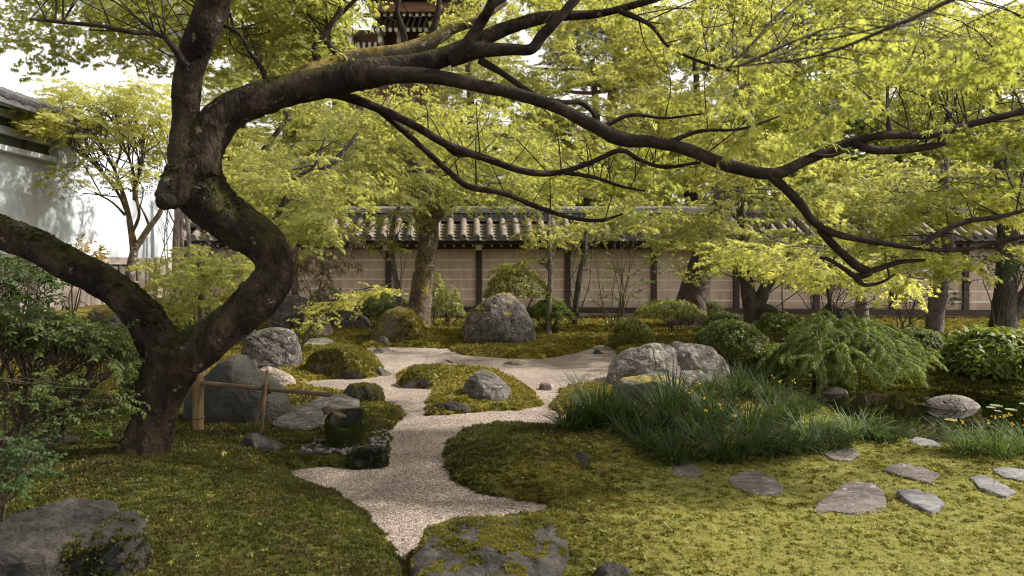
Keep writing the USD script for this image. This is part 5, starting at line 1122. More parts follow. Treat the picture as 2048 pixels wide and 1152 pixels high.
# trees beyond the wall ------------------------------------------------
BACK = [ # trunk u, trunk depth, crown polygon, count, near, far, leaf, label
 (470, 21, [(330, -120), (560, -120), (640, 140), (600, 330), (500, 420), (340, 420)], 620, 18.5, 25, 'maple_mid', 'maple crown showing between the white storehouse and the temple'),
 (660, 19, [(600, 230), (760, 200), (800, 330), (700, 420), (590, 400)], 240, 17.6, 20, 'maple_far', 'pale maple in front of the dark temple wall'),
 (930, 22, [(960, -120), (1060, -60), (1000, 60), (1010, 110), (1100, 190), (1130, 330), (1060, 425), (900, 425), (860, 260)], 560, 19, 26, 'maple_far', 'sunlit maple behind the wall right of the temple'),
 (1180, 20, [(1090, 130), (1120, -80), (1260, -60), (1330, 200), (1340, 360), (1250, 430), (1080, 430)], 620, 18, 25, 'maple_far', 'sunlit maple behind the centre of the wall'),
 (1385, 24, [(1250, 60), (1450, -60), (1560, 80), (1540, 330), (1440, 430), (1290, 430)], 900, 19, 28, 'maple_far', 'tall pale maple behind the leaning pine trunk'),
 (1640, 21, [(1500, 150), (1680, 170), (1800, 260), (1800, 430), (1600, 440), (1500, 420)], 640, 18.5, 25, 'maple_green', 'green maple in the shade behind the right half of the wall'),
 (1795, 26, [(1640, -80), (1850, -80), (1960, 120), (1900, 320), (1740, 300)], 980, 20, 29, 'maple_far', 'tall yellow-leaved maple behind the wall at the upper right'),
 (1985, 23, [(1850, 60), (2250, -60), (2300, 420), (2000, 440), (1860, 400)], 1200, 19, 27, 'maple_mid', 'broad maple behind the wall at the right edge'),
 (2330, 22, [(2250, -200), (2600, -200), (2600, 430), (2260, 430)], 300, 19, 27, 'maple_mid', 'maple beyond the right edge of the picture'),
]
for i, (u, y, poly, n, a, b, leaf, label) in enumerate(BACK):
    yb = (a + b) / 2
    tree('woodland_maple', label, 'tree', [(u, HOR + 1.2 * FOC / yb, 20, yb), (u + 6, 450, 15), (u - 8, 360, 12), (u + 12, 260, 9), (u + 5, 120, 5)], 'bark_dark', [(poly, int(n * 1.0), a, b)], leaf, 230 + i, twigs=40, protos=SPRAY_FAR, scale=(1.3, 2.1), group='maples beyond the wall', layer=1.4, fx=.4, thr=.45, sink=0,
         limbs=[[(u - 4, 370, 9, yb), (u + 50, 310, 7), (u + 110, 230, 4)], [(u, 330, 9, yb), (u - 60, 270, 6), (u - 110, 190, 4)]])
def pine_tree(label, u, y, top, crown, n, a, b, seed):
    rng = np.random.default_rng(seed)
    rows = [(u, HOR + 1.2 * FOC / y, 16, y), (u + 8, 380, 14), (u - 6, 230, 12), (u + 8, 90, 10), (u - 4, top, 7)]
    t = Thing('pine_tree', label, 'tree', W(*rows[0][:2], y), group='pines beyond the wall')
    pr = px_path(rows); t.part('trunk', tube(pr, 12, 8, .15, seed, 4), M['bark_red'], smooth=50); lp = [samples(pr)]
    for k in range(9):
        v = rng.uniform(top, 200); s = rng.choice([-1, 1]); q = px_path([(u, v, 5, y), (u + s * 60, v - rng.uniform(-10, 30), 4, y + rng.uniform(-1, 1)), (u + s * rng.uniform(110, 190), v - rng.uniform(-20, 40), 2.5, y + rng.uniform(-2, 2))])
        t.part('limb', tube(q, 6, 5, .2, seed + k, 3), M['bark_red'], smooth=50); lp.append(samples(q))
    P = foliage_points(crown, n, a, b, rng, 1.2, .5, seed, .5)
    tw = link_twigs(np.vstack(lp), P, 170, rng, .03, .006)
    if tw: t.part('twigs', tw, M['bark_red'], kind='stuff')
    scatter(t, 'needles', PINE, P, upright(np.tile([0, 0, 1.0], (len(P), 1)), rng, .5), rng.uniform(1.8, 3.4, len(P)), M['pine'])
pine_tree('red-barked pine high behind the wall, centre right', 1585, 27, -80, [(1380, -120), (1700, -120), (1760, 60), (1720, 230), (1560, 260), (1420, 180)], 1500, 24, 31, 260)
pine_tree('pine showing bare twigs against the bright sky beside the temple', 1230, 30, -40, [(1090, 70), (1200, 40), (1330, 60), (1340, 170), (1180, 190), (1090, 150)], 620, 27, 33, 261)
rng = np.random.default_rng(270)
far = np.c_[rng.uniform(-46, 46, 2600), rng.uniform(36, 52, 2600), rng.uniform(.5, 9.5, 2600) * (1 - .25 * np.cos(rng.uniform(0, 6, 2600)))]
far = far[meshkit.fbm(far * [.18, .18, .35], 3, 4) > .42]
scatter(None, 'far_wood', SPRAY_FAR, far, yawed(rng.uniform(-3, 3, len(far)), .3 + rng.normal(0, .3, len(far)), rng.normal(0, .3, len(far))), rng.uniform(4, 6.5, len(far)), M['maple_far'], M['stem'], label='far woodland closing the view behind the trees', cat='woodland')
# ------------------------------------------------------------------ shrubs
def dome_shrub(name, label, box_px, vbase, leaf, seed, depth=.8, n=500, protos=AZALEA, size=1.0, stems=7, kind='dome', lift=.30, y=None, outline=None, tilt=.35, hollow=.75, cat='shrub', stem_mat='stem'):
    """A clipped shrub: leafy shoots over a rounded shell, bare stems showing below it."""
    rng = np.random.default_rng(seed)
    u0, u1, v0, v1 = box_px; o = outline or ob(u0, u1, v0, v1, kind)
    um = (u0 + u1) / 2; g = G(um, vbase); yc = y or g[1] + .3 * depth * (u1 - u0) / FOC * g[1]
    v, f = rock_mesh(o, vbase, depth, seed, 4, cuts=0, amp=.07, y=yc, sink=0)
    c = v.mean(0); gz = float(ground(c[0], yc)); top = v[:, 2].max()
    t = Thing(name, label, cat, (c[0], yc, gz))
    gz = min(gz, v[:, 2].min() + .02) if gz > v[:, 2].min() + .5 * (top - v[:, 2].min()) else gz
    zc = gz + (top - gz) * lift
    p, nn = on_mesh((v, f), 3 * n, rng, lambda p, nn: (p[:, 2] > zc - .04 * rng.random(len(p))) & (meshkit.fbm(p * (3.0 / max(top - gz, .3)) + seed, 3, seed) > .33))
    k = rng.random(len(p)); p = c + (p - c) * (1 - .30 * (1 - hollow) * 4 * k[:, None] ** 2 * .5)
    scatter(t, 'foliage', protos, p, upright(nn * .8 + [0, 0, .35], rng, tilt), rng.uniform(.75, 1.3, len(p)) * size, M[leaf], M[stem_mat])
    for i in range(stems):
        b = np.array([c[0] + rng.normal(0, .10) * (v[:, 0].max() - c[0]), yc + rng.normal(0, .06), gz - .03]); e = p[rng.integers(len(p))]
        e = c + (e - c) * .9; m1 = b + (e - b) * .35 + rng.normal(0, .04, 3) + [0, 0, .05]; m2 = b + (e - b) * .7 + rng.normal(0, .04, 3)
        t.part('stem', tube([(*b, .013), (*m1, .010), (*m2, .007), (*e, .003)], 6, 4, .1, i), M[stem_mat], smooth=60)
        for _ in range(3):
            e2 = p[rng.integers(len(p))]; d = np.linalg.norm(e2 - m2)
            if d < .6: t.part('twig', tube([(*m2, .005), (*((m2 + e2) / 2 + rng.normal(0, .02, 3)), .004), (*(c + (e2 - c) * .93), .002)], 4, 3), M[stem_mat], smooth=60)
    return t
SHRUBS = [
 ((308, 472, 600, 690), 700, 'azalea_gold', 'large round clipped azalea in the angle of the S-shaped maple', dict(n=1100, depth=1.0, lift=.1, size=.95)),
 ((716, 832, 584, 642), 648, 'azalea', 'round clipped azalea behind the orange moss boulder', dict(n=560, depth=1.0, lift=.2, size=1.05)),
 ((1262, 1420, 599, 664), 672, 'azalea_gold', 'broad flat-topped azalea at the foot of the leaning pine', dict(n=620, depth=.9, lift=.55, size=1.1)),
 ((1217, 1306, 634, 690), 690, 'azalea_gold', 'round azalea touching the far gravel bank', dict(n=480, depth=.9, lift=.15, size=.9)),
 ((1378, 1545, 640, 735), 738, 'azalea', 'dome of dark azalea rising behind the pale rock outcrop', dict(n=1000, depth=.9, lift=.25, size=.95)),
 ((1410, 1492, 624, 652), 668, 'azalea', 'low azalea cushion left of the twin-stemmed maple', dict(n=260, depth=.9, lift=.1, size=1.0)),
 ((1504, 1625, 626, 690), 705, 'azalea', 'azalea with a yellow-tipped right side behind the bent low branch', dict(n=520, depth=.9, lift=.45, size=1.0)),
 ((1578, 1640, 640, 668), 690, 'azalea_gold', 'small yellowish azalea crown in front of the pointed boulder', dict(n=200, depth=.9, lift=.3, size=.9)),
 ((1786, 1892, 656, 708), 712, 'azalea', 'rounded azalea at the foot of the pale-barked trunk', dict(n=520, depth=.9, lift=.3, size=.95)),
 ((1744, 1800, 648, 682), 690, 'azalea', 'little azalea ball above the weeping maple', dict(n=240, depth=.9, lift=.2, size=.9)),
 ((1910, 1950, 664, 690), 690, 'azalea', 'tiny azalea on the bank behind the broad-leaved shrub', dict(n=110, depth=.9, lift=.2, size=.85)),
 ((246, 302, 728, 795), 800, 'azalea', 'small-leaved bush squeezed against the left of the maple trunk', dict(n=300, depth=1.2, lift=.1, size=.75)),
 ((470, 520, 600, 650), 668, 'azalea_gold', 'flowering-tipped pale azalea behind the curved limb', dict(n=220, depth=1.0, lift=.2, size=1.0)),
 ((1500, 1600, 690, 765), 768, 'azalea', 'dark loose bush between the azalea dome and the weeping maple', dict(n=420, depth=.9, lift=.1, size=.95)),
 ((1600, 1720, 722, 782), 784, 'azalea', 'low dark bush overhanging the pond corner', dict(n=460, depth=.8, lift=.15, size=.9)),
]
for i, (bx, vb, leaf, label, opt) in enumerate(SHRUBS): dome_shrub('azalea', label, bx, vb, leaf, 400 + i, **opt)
dome_shrub('layered_shrub', 'flat-topped small-leaved tree with open stems behind the biggest boulder', (960, 1112, 530, 640), 668, 'azalea_gold', 430, n=560, lift=.52, size=1.15, depth=.8, stems=6)
dome_shrub('layered_shrub', 'bushy green shrub right of the biggest boulder', (1050, 1152, 598, 662), 668, 'bright_leaf', 431, n=430, lift=.45, size=1.2, depth=.9, stems=9)
dome_shrub('broadleaf_shrub', 'broad light green rhododendron-like shrub on the far pond bank', (1888, 2120, 666, 752), 756, 'bright_leaf', 432, n=560, lift=.15, size=1.05, depth=.7, protos=[whorl(200 + i, 8, .10, .34, .25) for i in range(3)], tilt=.4)
dome_shrub('sparse_shrub', 'airy yellowish shrub in front of the forked brown trunk', (826, 900, 538, 640), 650, 'azalea_gold', 433, n=190, lift=.25, size=1.05, depth=.9, stems=5)
dome_shrub('sparse_shrub', 'low pinkish-tipped shrub left of the biggest boulder', (868, 932, 572, 652), 654, 'azalea_gold', 434, n=170, lift=.3, size=1.0, depth=.9, stems=6)
dome_shrub('sparse_shrub', 'dark green shrub before the first dark post', (612, 700, 570, 650), 655, 'azalea', 435, n=240, lift=.3, size=1.1, depth=.9, stems=5)
dome_shrub('sparse_shrub', 'loose green shrub behind the azalea dome at the back right', (1380, 1450, 600, 640), 650, 'azalea', 436, n=200, lift=.2, size=1.0, depth=.9)

def shoot_shrub(name, label, base_px, crowns, leaf, seed, protos, stems, spread, scale=(.8, 1.2), stem='stem', y=None, r=.010, droop=-.2, cat='shrub', thr=.35, dz=.0):
    """A shrub of slim stems that carry leafy shoots through the crown polygons (polygon, count, depth reach)."""
    rng = np.random.default_rng(seed); g = G(*base_px)
    if y: g = np.array([(base_px[0] - 1024) / FOC * y, y, float(ground((base_px[0] - 1024) / FOC * y, y))])
    t = Thing(name, label, cat, g)
    P = np.vstack([foliage_points(poly, n, g[1] - d, g[1] + d, rng, 2.5, thr, seed + i, 1.5) for i, (poly, n, d) in enumerate(crowns)])
    lp = []
    for i in range(stems):
        e = P[rng.integers(len(P))]; b = g + [rng.normal(0, spread), rng.normal(0, spread * .6), -.03]; L = np.linalg.norm(e - b)
        q = [(*b, r), (*(b + (e - b) * .4 + rng.normal(0, .04 * L, 3) + [0, 0, .08 * L]), r * .8), (*(b + (e - b) * .75 + rng.normal(0, .04 * L, 3) + [0, 0, .05 * L]), r * .6), (*e, r * .25)]
        t.part('stem', tube(q, 6, 5, .1, i, 9), M[stem], smooth=60); lp.append(samples(q))
    tw = link_twigs(np.vstack(lp), P, int(len(P) * .5), rng, r * .5, .0012)
    if tw: t.part('twigs', tw, M[stem], kind='stuff')
    d = P - (g + [0, 0, .3]); yaw = np.arctan2(d[:, 1], d[:, 0]) + rng.normal(0, .8, len(P))
    scatter(t, 'foliage', protos, P, yawed(yaw, droop + rng.normal(0, .35, len(P)), rng.normal(0, .3, len(P))), rng.uniform(*scale, len(P)), M[leaf], M[stem])
    return t
shoot_shrub('open_shrub', 'sparse upright shrub with many bare stems in front of the middle of the wall', (1235, 648), [([(1150, 440), (1200, 460), (1320, 450), (1310, 560), (1270, 600), (1180, 600), (1160, 520)], 95, .5), ([(1170, 420), (1290, 420), (1310, 470), (1200, 480)], 40, .4)], 'bright_leaf', 441, SMALL, 15, .10, (.9, 1.4), 'stem_green', y=12.6)
shoot_shrub('nandina', 'slender shrub with drooping purplish leaves beside the first post', (622, 660), [([(560, 420), (640, 400), (715, 470), (712, 530), (640, 540), (560, 520)], 80, .6), ([(580, 500), (680, 510), (660, 580), (590, 570)], 40, .5)], 'red_leaf', 442, LONG, 7, .10, (.8, 1.15), 'stem_green', y=11.4, droop=.5)
shoot_shrub('flowering_shrub', 'loose white-flowering shrub in front of the wall on the right', (1660, 655), [([(1575, 560), (1620, 535), (1740, 530), (1790, 560), (1720, 590), (1640, 585)], 90, .6), ([(1790, 575), (1850, 570), (1830, 625), (1770, 620)], 22, .4)], 'azalea', 443, SMALL, 8, .08, (.9, 1.3), 'stem', y=11.6)
shoot_shrub('open_shrub', 'crooked multi-stemmed shrub left of the pale-barked trunk', (1812, 652), [([(1760, 545), (1850, 535), (1890, 570), (1870, 600), (1790, 590)], 80, .5), ([(1895, 580), (1920, 575), (1915, 610), (1890, 610)], 16, .3)], 'dark_leaf', 444, SMALL, 10, .12, (.8, 1.2), 'stem', y=12.0)
shoot_shrub('camellia', 'glossy dark camellia growing round the trunk near the right edge', (1998, 660), [([(1925, 520), (1980, 505), (2080, 500), (2100, 560), (2000, 570), (1950, 560)], 75, .5)], 'dark_leaf', 445, BROAD, 5, .08, (.8, 1.15), y=11.2)
shoot_shrub('camellia', 'dark glossy camellia against the plinth at the left edge', (60, 640), [([(-40, 500), (40, 500), (110, 560), (112, 600), (80, 625), (-40, 620)], 120, .6)], 'dark_leaf', 446, BROAD, 5, .10, (.8, 1.2), y=7.6, r=.02)
shoot_shrub('photinia', 'shrub with orange-red young leaves above the left maple limb', (150, 610), [([(110, 510), (130, 485), (190, 500), (200, 530), (150, 545)], 46, .4)], 'orange_leaf', 447, BROAD, 4, .05, (.6, .9), y=9.6)
shoot_shrub('camellia', 'dark-leaved climber among the branches of the young yellow maple', (330, 600), [([(200, 360), (300, 330), (352, 260), (352, 380), (300, 390), (230, 395)], 48, .3), ([(310, 150), (352, 170), (352, 230), (330, 210)], 14, .3)], 'dark_leaf', 448, SMALL, 4, .06, (1.0, 1.6), y=12.2)
shoot_shrub('layered_enkianthus', 'layered shrub with a dense flat top and contorted bare branches at the left edge', (60, 790), [([(-40, 618), (60, 612), (150, 640), (220, 662), (252, 700), (258, 732), (240, 742), (195, 705), (130, 690), (40, 690), (-40, 680)], 700, .45)], 'shade_green', 449, SMALL, 9, .22, (.55, .85), 'stem', y=4.3, r=.014, droop=.15, thr=.2)
shoot_shrub('layered_enkianthus', 'low spreading green branch tier left of the maple trunk', (30, 860), [([(-60, 762), (60, 745), (140, 760), (150, 790), (100, 812), (0, 815), (-60, 800)], 170, .3), ([(60, 815), (170, 805), (260, 780), (262, 800), (245, 828), (150, 838), (70, 850)], 110, .3)], 'shade_green', 450, SMALL, 7, .10, (.5, .75), 'stem', y=3.9, r=.010, droop=.15)
shoot_shrub('leafy_bush', 'bush with bronze and green leaves in the lower left corner', (10, 1010), [([(-60, 880), (30, 865), (85, 885), (95, 930), (50, 975), (-60, 985)], 120, .25)], 'dark_leaf', 451, SMALL, 6, .06, (.42, .62), 'stem', y=3.0, r=.008)
# stems and stakes behind the storehouse corner
for k, (rows, lab) in enumerate([([(352, 480, 7, 14.5), (356, 440, 7), (362, 400, 6), (370, 350, 5)], 'pale trunk at the corner of the storehouse'), ([(364, 482, 4, 14.3), (362, 450, 4), (368, 410, 4)], 'thin pale stem beside the storehouse corner trunk'), ([(378, 478, 4, 14.2), (374, 440, 4), (372, 400, 4)], 'rightmost thin stem at the storehouse corner')]):
    pr = px_path(rows); gz = float(ground(pr[0][0], pr[0][1])); t = Thing('slim_trunk', lab, 'tree', (pr[0][0], pr[0][1], gz)); pr = [(pr[0][0], pr[0][1], gz - .05, pr[0][3])] + pr
    t.part('trunk', tube(pr, 8, 6, .1, k, 8), M['bark_pale'], smooth=50)
# white blossoms
rng = np.random.default_rng(460); P = foliage_points([(1575, 555), (1640, 540), (1760, 545), (1790, 570), (1700, 590), (1600, 585)], 46, 11.0, 11.6, rng, 2, .3, 3)
M['blossom'] = leaf_mat('blossom', [(.7, .68, .62), (.8, .78, .74)], [(.7, .68, .6), (.7, .68, .6)], .3)
petal = [(cat_mesh([put(oval_leaf(.8, -.3, 2), eul(a, -.5), .035) for a in np.arange(5) * 2 * np.pi / 5]), None)]
fl = stage.GetPrimAtPath('/World/flowering_shrub')
class _T: pass
h = _T(); h.path = '/World/flowering_shrub'; h.loc = np.array(UsdGeom.Xformable(fl).GetLocalTransformation().ExtractTranslation())
scatter(h, 'blossoms', petal, P, upright(np.tile([0, -.6, .8], (len(P), 1)), rng, .5), rng.uniform(.7, 1.2, len(P)), M['blossom'])
# weeping laceleaf maple ------------------------------------------------
rng = np.random.default_rng(470)
lg = np.array([3.75, 8.3, float(ground(3.75, 8.3))])
lace = Thing('weeping_maple', 'weeping cut-leaf maple sprawling down towards the pond', 'tree', lg)
top = W(1650, 655, 8.3)
lace.part('trunk', tube([(lg[0], lg[1], lg[2] - .05, .05), (lg[0] - .1, lg[1], lg[2] + .25, .045), (lg[0] - .15, lg[1], top[2] - .1, .03)], 10, 6, .15, 3, 9), M['bark_dark'], smooth=50)
P, A = [], []
for k in range(46):
    tip = in_poly([(1545, 730), (1590, 690), (1680, 650), (1800, 690), (1900, 742), (1945, 772), (1900, 772), (1830, 762), (1740, 760), (1640, 775), (1560, 780)], 1, rng)[0]
    e = W(tip[0], tip[1] - 24, rng.uniform(6.9, 8.4) - .9 * (tip[0] - 1600) / 340); s = top + rng.normal(0, .04, 3) - [0, 0, .1]
    m = s + (e - s) * .5 + [0, 0, .12 + rng.normal(0, .04)]
    q = [(*s, .014), (*m, .009), (*e, .003)]; lace.part('limb', tube(q, 6, 7, .1, k), M['bark_dark'], smooth=50)
    c = samples(q, 12)[5:]; d = e - s
    for j in range(22):
        P.append(c[rng.integers(len(c))] + rng.normal(0, .05, 3)); A.append(math.atan2(d[1], d[0]) + rng.normal(0, .6))
P, A = np.array(P), np.array(A)
scatter(lace, 'foliage', LACE, P, yawed(A, rng.normal(.1, .25, len(P)), rng.normal(0, .3, len(P))), rng.uniform(.40, .68, len(P)), M['lace'], M['stem_green'])

# ------------------------------------------------------------------ grass clumps
def grass_mesh(seed, n, L, w, bend, lean=0.0, spread=.10):
    rng = np.random.default_rng(seed); out = []
    for _ in range(n):
        a = rng.uniform(0, 2 * np.pi); r = spread * math.sqrt(rng.random()); b = bend * rng.uniform(.35, 1.35)
        out.append(put(strap(L * rng.uniform(.5, 1.15), w * rng.uniform(.7, 1.2), b, 6, 1.3, rng.uniform(0, .75)), eul(a + .5 * lean * math.sin(a), 0, rng.normal(0, .15)), 1, (r * math.cos(a), r * math.sin(a), -.02)))
    return cat_mesh(out)
def stalks(rng, n, L, mat_y):
    out, fl_ = [], []
    for _ in range(n):
        a = rng.uniform(0, 6.3); e = np.array([math.cos(a) * .12, math.sin(a) * .12, L * rng.uniform(.8, 1.1)])
        out.append(tube([(0, 0, 0, .002), (*(e * .5 + [0, 0, .03]), .0018), (*e, .0012)], 3, 3, ends=False))
        for _ in range(4): fl_.append(put(vf(trimesh.creation.icosphere(0, .0055)), t=e + rng.normal(0, .008, 3)))
    return cat_mesh(out), cat_mesh(fl_)
CL = [(1150, 858, 0), (1200, 850, 1), (1185, 838, 3), (1262, 868, 2), (1248, 842, 1), (1335, 858, 0), (1300, 898, 3), (1355, 922, 2), (1402, 880, 0), (1430, 842, 1), (1450, 918, 3), (1500, 868, 2), (1522, 905, 0), (1560, 846, 1), (1585, 902, 3), (1622, 868, 2), (1660, 894, 0), (1712, 872, 3), (1762, 880, 2), (1470, 792, 1), (1540, 800, 0), (1400, 815, 3), (1600, 820, 2), (1500, 760, 3), (1440, 780, 2), (1345, 812, 1), (1560, 772, 0)]
WORDS = ['at the left tip of the grass bank', 'second clump on the left tip, by the golden moss', 'upright clump beneath the left tip of the bank', 'in front of the blocky grey rock', 'against the blocky grey rock', 'dark clump in the notch right of the blocky rock', 'at the front of the bank near the flush dark stone', 'lowest clump on the front edge of the bank', 'in the middle of the front row', 'upright clump below the pale outcrop', 'drooping clump at the front, right of the half-sunk stone', 'in the heart of the grass bank', 'arching clump in front, above the round brown stepping stone', 'behind the heart of the grass bank', 'front clump left of the pinkish flat stone', 'pale-tipped clump in the right half of the bank', 'just behind the pinkish flat stone', 'front clump before the pond rock', 'rightmost clump next to the pond water', 'under the right end of the pale outcrop', 'clump below the dark loose bush', 'tall dark clump at the ledge foot', 'clump beside the brown pond-edge stone', 'rear clump under the azalea dome', 'rear clump beside the outcrop', 'narrow clump hiding the base of the blocky rock', 'rear clump near the low dark bush']
for i, (u, v, k) in enumerate(CL):
    g = G(u, v); rng = np.random.default_rng(500 + i)
    t = Thing('grass_clump', 'dark arching grass clump, ' + WORDS[i], 'grass', g, group='grass clumps on the bank by the pond')
    up = k in (1,) or i in (2, 5)
    m = grass_mesh(520 + i, 170, (.42 if up else .33) * rng.uniform(.85, 1.15) * (.75 if i in (15, 16, 17, 18, 22, 14, 13) else 1), .0105, 1.15 if up else 1.9, -.5 if not up else .4, .13)
    t.part('blades', (m[0] + g, m[1]), M['grass' if i not in (15, 17) else 'grass_light'])
    if i in (4, 8, 10, 13):
        s = stalks(rng, 3, .36, None); M.setdefault('yellow_flower', ramp_noise('yellow_flower', [(.3, (.45, .30, .02)), (.7, (.6, .42, .04))], 20))
        t.part('flower_stalks', (s[0][0] + g, s[0][1]), M['grass_light'], kind='stuff'); t.part('flowers', (s[1][0] + g, s[1][1]), M['yellow_flower'], kind='stuff')
for i, (u, v, lab) in enumerate([(1935, 905, 'pale green grass clump at the pond edge, left of three'), (1990, 912, 'pale green grass clump above the edge stepping stones'), (2050, 905, 'pale grass clump with orange blooms at the right edge')]):
    g = G(u, v); rng = np.random.default_rng(560 + i); t = Thing('grass_clump', lab, 'grass', g, group='light grass clumps by the pond')
    m = grass_mesh(570 + i, 200, .30, .006, 1.7, .8, .10); t.part('blades', (m[0] + g, m[1]), M['grass_light'])
    s = stalks(rng, 3 + 2 * (i > 0), .27, None); t.part('flower_stalks', (s[0][0] + g, s[0][1]), M['grass_light'], kind='stuff'); t.part('flowers', (s[1][0] + g, s[1][1]), M['yellow_flower'], kind='stuff')
for i, (u, v, L_, lab) in enumerate([(150, 790, .30, 'strap-leaved plant on the left bank behind the layered shrub'), (172, 800, .34, 'lush strap-leaved clump left of the maple trunk'), (345, 900, .10, 'small tuft of grass at the foot of the maple trunk'), (1790, 705, .35, 'iris clump under the azalea by the pale trunk'), (1690, 708, .35, 'iris clump behind the weeping maple'), (1745, 690, .3, 'iris leaves beside the little azalea ball')]):
    g = G(u, v); t = Thing('strap_plant', lab, 'plant', g); m = grass_mesh(590 + i, 60, L_, .016 if L_ > .2 else .004, 1.2, 0, .08); t.part('blades', (m[0] + g, m[1]), M['bright_leaf' if i < 2 else 'grass'])
for i, (u, v, lab) in enumerate([(1010, 812, 'little pale plant sprouting on the moss island'), (1955, 662, 'low glossy groundcover plant at the foot of the right trunk'), (655, 868, 'small fern tuft between basin and mossy stone'), (445, 915, 'yellow-leaved seedling in the dark moss right of the maple'), (20, 1140, 'fern frond at the bottom left corner'), (205, 880, 'green fern-like plant left of the maple root')]):
    g = G(u, v); rng = np.random.default_rng(600 + i); t = Thing('small_plant', lab, 'plant', g)
    s = [.05, .16, .05, .05, .09, .09][i]; m = cat_mesh([put(oval_leaf(.3, .3, 3), eul(rng.uniform(0, 6.3), -rng.uniform(.2, 1.2)), s * rng.uniform(.7, 1.2), (rng.normal(0, s * .3), rng.normal(0, s * .3), .01)) for _ in range([10, 60, 22, 6, 18, 34][i])])
    t.part('leaves', (m[0] + g, m[1]), M[['bright_leaf', 'bright_leaf', 'bright_leaf', 'maple_gold', 'bright_leaf', 'maple_green'][i]])
# ------------------------------------------------------------------ the bamboo spout, the basin, the ladle
def bamboo(pts, r, sides=16, nodes=(), seed=0):
    """A bamboo cane through straight points, thicker at its nodes."""
    p0, p1 = np.array(pts[0], float), np.array(pts[1], float); rows = []
    marks = sorted({0.0, 1.0, *[x for n in nodes for x in (n - .012, n, n + .012)]})
    for t in marks: rows.append([*(p0 + (p1 - p0) * t), r * (1.10 if t in nodes else 1.0)])
    return tube(rows, sides, 2, .03, seed, 8)
pb = G(397, 862); py = pb[1]
post_top = W(396, 748, py)
sp = Thing('bamboo_spout', 'bamboo water spout: thick upright post with a long thin cane running out to the right', 'water spout', pb)
post_r = 10.3 / FOC * py
sp.part('post', bamboo([(pb[0], py, pb[2] - .08), (pb[0] - .003, py, post_top[2])], post_r, 20, (.12, .36), 3), M['bamboo'], smooth=50)
sp.part('post_top', vf(trimesh.creation.cylinder(radius=post_r * .82, height=.006, transform=trimesh.transformations.translation_matrix([pb[0] - .003, py, post_top[2] + .002]))), M['bamboo_dark'])
sp.part('band', tube([(pb[0] + post_r * 1.07 * math.cos(a), py + post_r * 1.07 * math.sin(a), pb[2] + .098, .0035) for a in np.linspace(0, 2 * np.pi, 17)], 6, 1), M['cord'], smooth=50)
ca, cb = W(405, 766, py - .01), W(662, 790, py - .13)
cane = bamboo([ca, cb], 4.4 / FOC * py, 14, (.28, .58, .82), 5)
sp.part('spout', cane, M['bamboo_dark'], smooth=50)
sp.part('mouth', tube([(*(cb - (cb - ca) * .004), .006), (*cb, .012), (*(cb + (cb - ca) * .006), .008)], 12, 2), M['cord'], smooth=50)
x1 = W(533, 779, py - .07)
s1, s2 = G(521, 870), G(537, 845)
sup = Thing('cane_support', 'crossed bamboo stakes tied under the spout', 'support', s1)
sup.part('stake', bamboo([(s1[0], x1[1] - .06, s1[2] - .06), (x1[0] + .012, x1[1] + .005 - .025, x1[2] + .145)], .011, 10, (.35, .7), 7), M['bamboo'], smooth=50)
sup.part('stake', bamboo([(s2[0], x1[1] + .10, s1[2] - .02), (x1[0] + .002, x1[1] + .025, x1[2] + .10)], .009, 10, (.4,), 8), M['bamboo_dark'], smooth=50)
for dz, s in ((-.022, 1), (.020, -1), (-.030, .5)):
    sup.part('cord', tube([(x1[0] + .030 * math.cos(a), x1[1] + .032 * math.sin(a), x1[2] + dz + s * .012 * math.cos(a), .005) for a in np.linspace(0, 2 * np.pi, 13)], 6, 1), M['cord'], smooth=60)
# basin: a mossy stone bowl
bg = G(692, 893); by = bg[1] + .05; bc = np.array([(692 - 1024) / FOC * by, by, float(ground((692 - 1024) / FOC * by, by))])
bh = 60 / FOC * by; br = 40 / FOC * by
basin = Thing('stone_basin', 'small moss-covered stone water basin under the bamboo spout', 'basin', bc)
n, prof = 40, [(.72, -.25), (.82, .1), (.95, .4), (1.02, .75), (1.0, .93), (.91, 1.0), (.84, .97), (.80, .84), (.76, .40), (.4, .35), (.0, .35)]
v = []
for r, z in prof:
    for a in np.arange(n) * 2 * np.pi / n:
        w_ = 1 + .10 * (meshkit.fbm(np.array([math.cos(a) * 1.5, math.sin(a) * 1.5, z * 1.5]), 3, 5) - .5) * 2
        v.append((bc[0] + br * r * w_ * math.cos(a), by + br * r * w_ * math.sin(a), bc[2] + bh * z * (1 + (.05 * math.sin(a * 2 + 1) + .20 * math.sin(a) - .08) * float(sstep(.3, .9, z)))))
rows = lambda a, b: quads(np.array([[k * n + j, k * n + (j + 1) % n, (k + 1) * n + (j + 1) % n, (k + 1) * n + j] for k in range(a, b) for j in range(n)]))
bm = (np.array(v), rows(0, 6))
basin.part('bowl', bm, M['rock_mound_deep'], smooth=60)
basin.part('hollow', (np.array(v), rows(6, len(prof) - 1)), M['rock_green'], smooth=60)
wv = [(bc[0], by, bc[2] + bh * .52)] + [(bc[0] + br * .78 * math.cos(a), by + br * .78 * math.sin(a), bc[2] + bh * .52) for a in np.arange(n) * 2 * np.pi / n]
M['basin_water'] = usdkit.material(stage, L + 'basin_water', {'p': ('principled_bsdf', {'base_color': (.004, .005, .004), 'roughness': .03, 'specular_ior_level': .5})}, surface='p.BSDF')
basin.part('water', (np.array(wv), np.array([[0, 1 + i, 1 + (i + 1) % n] for i in range(n)])), M['basin_water'])
rng = np.random.default_rng(620)
p, nn = on_mesh(bm, 5200, rng, lambda p, nn: (np.hypot(p[:, 0] - bc[0], p[:, 1] - by) > br * .80) & (p[:, 2] > bc[2] + .01))
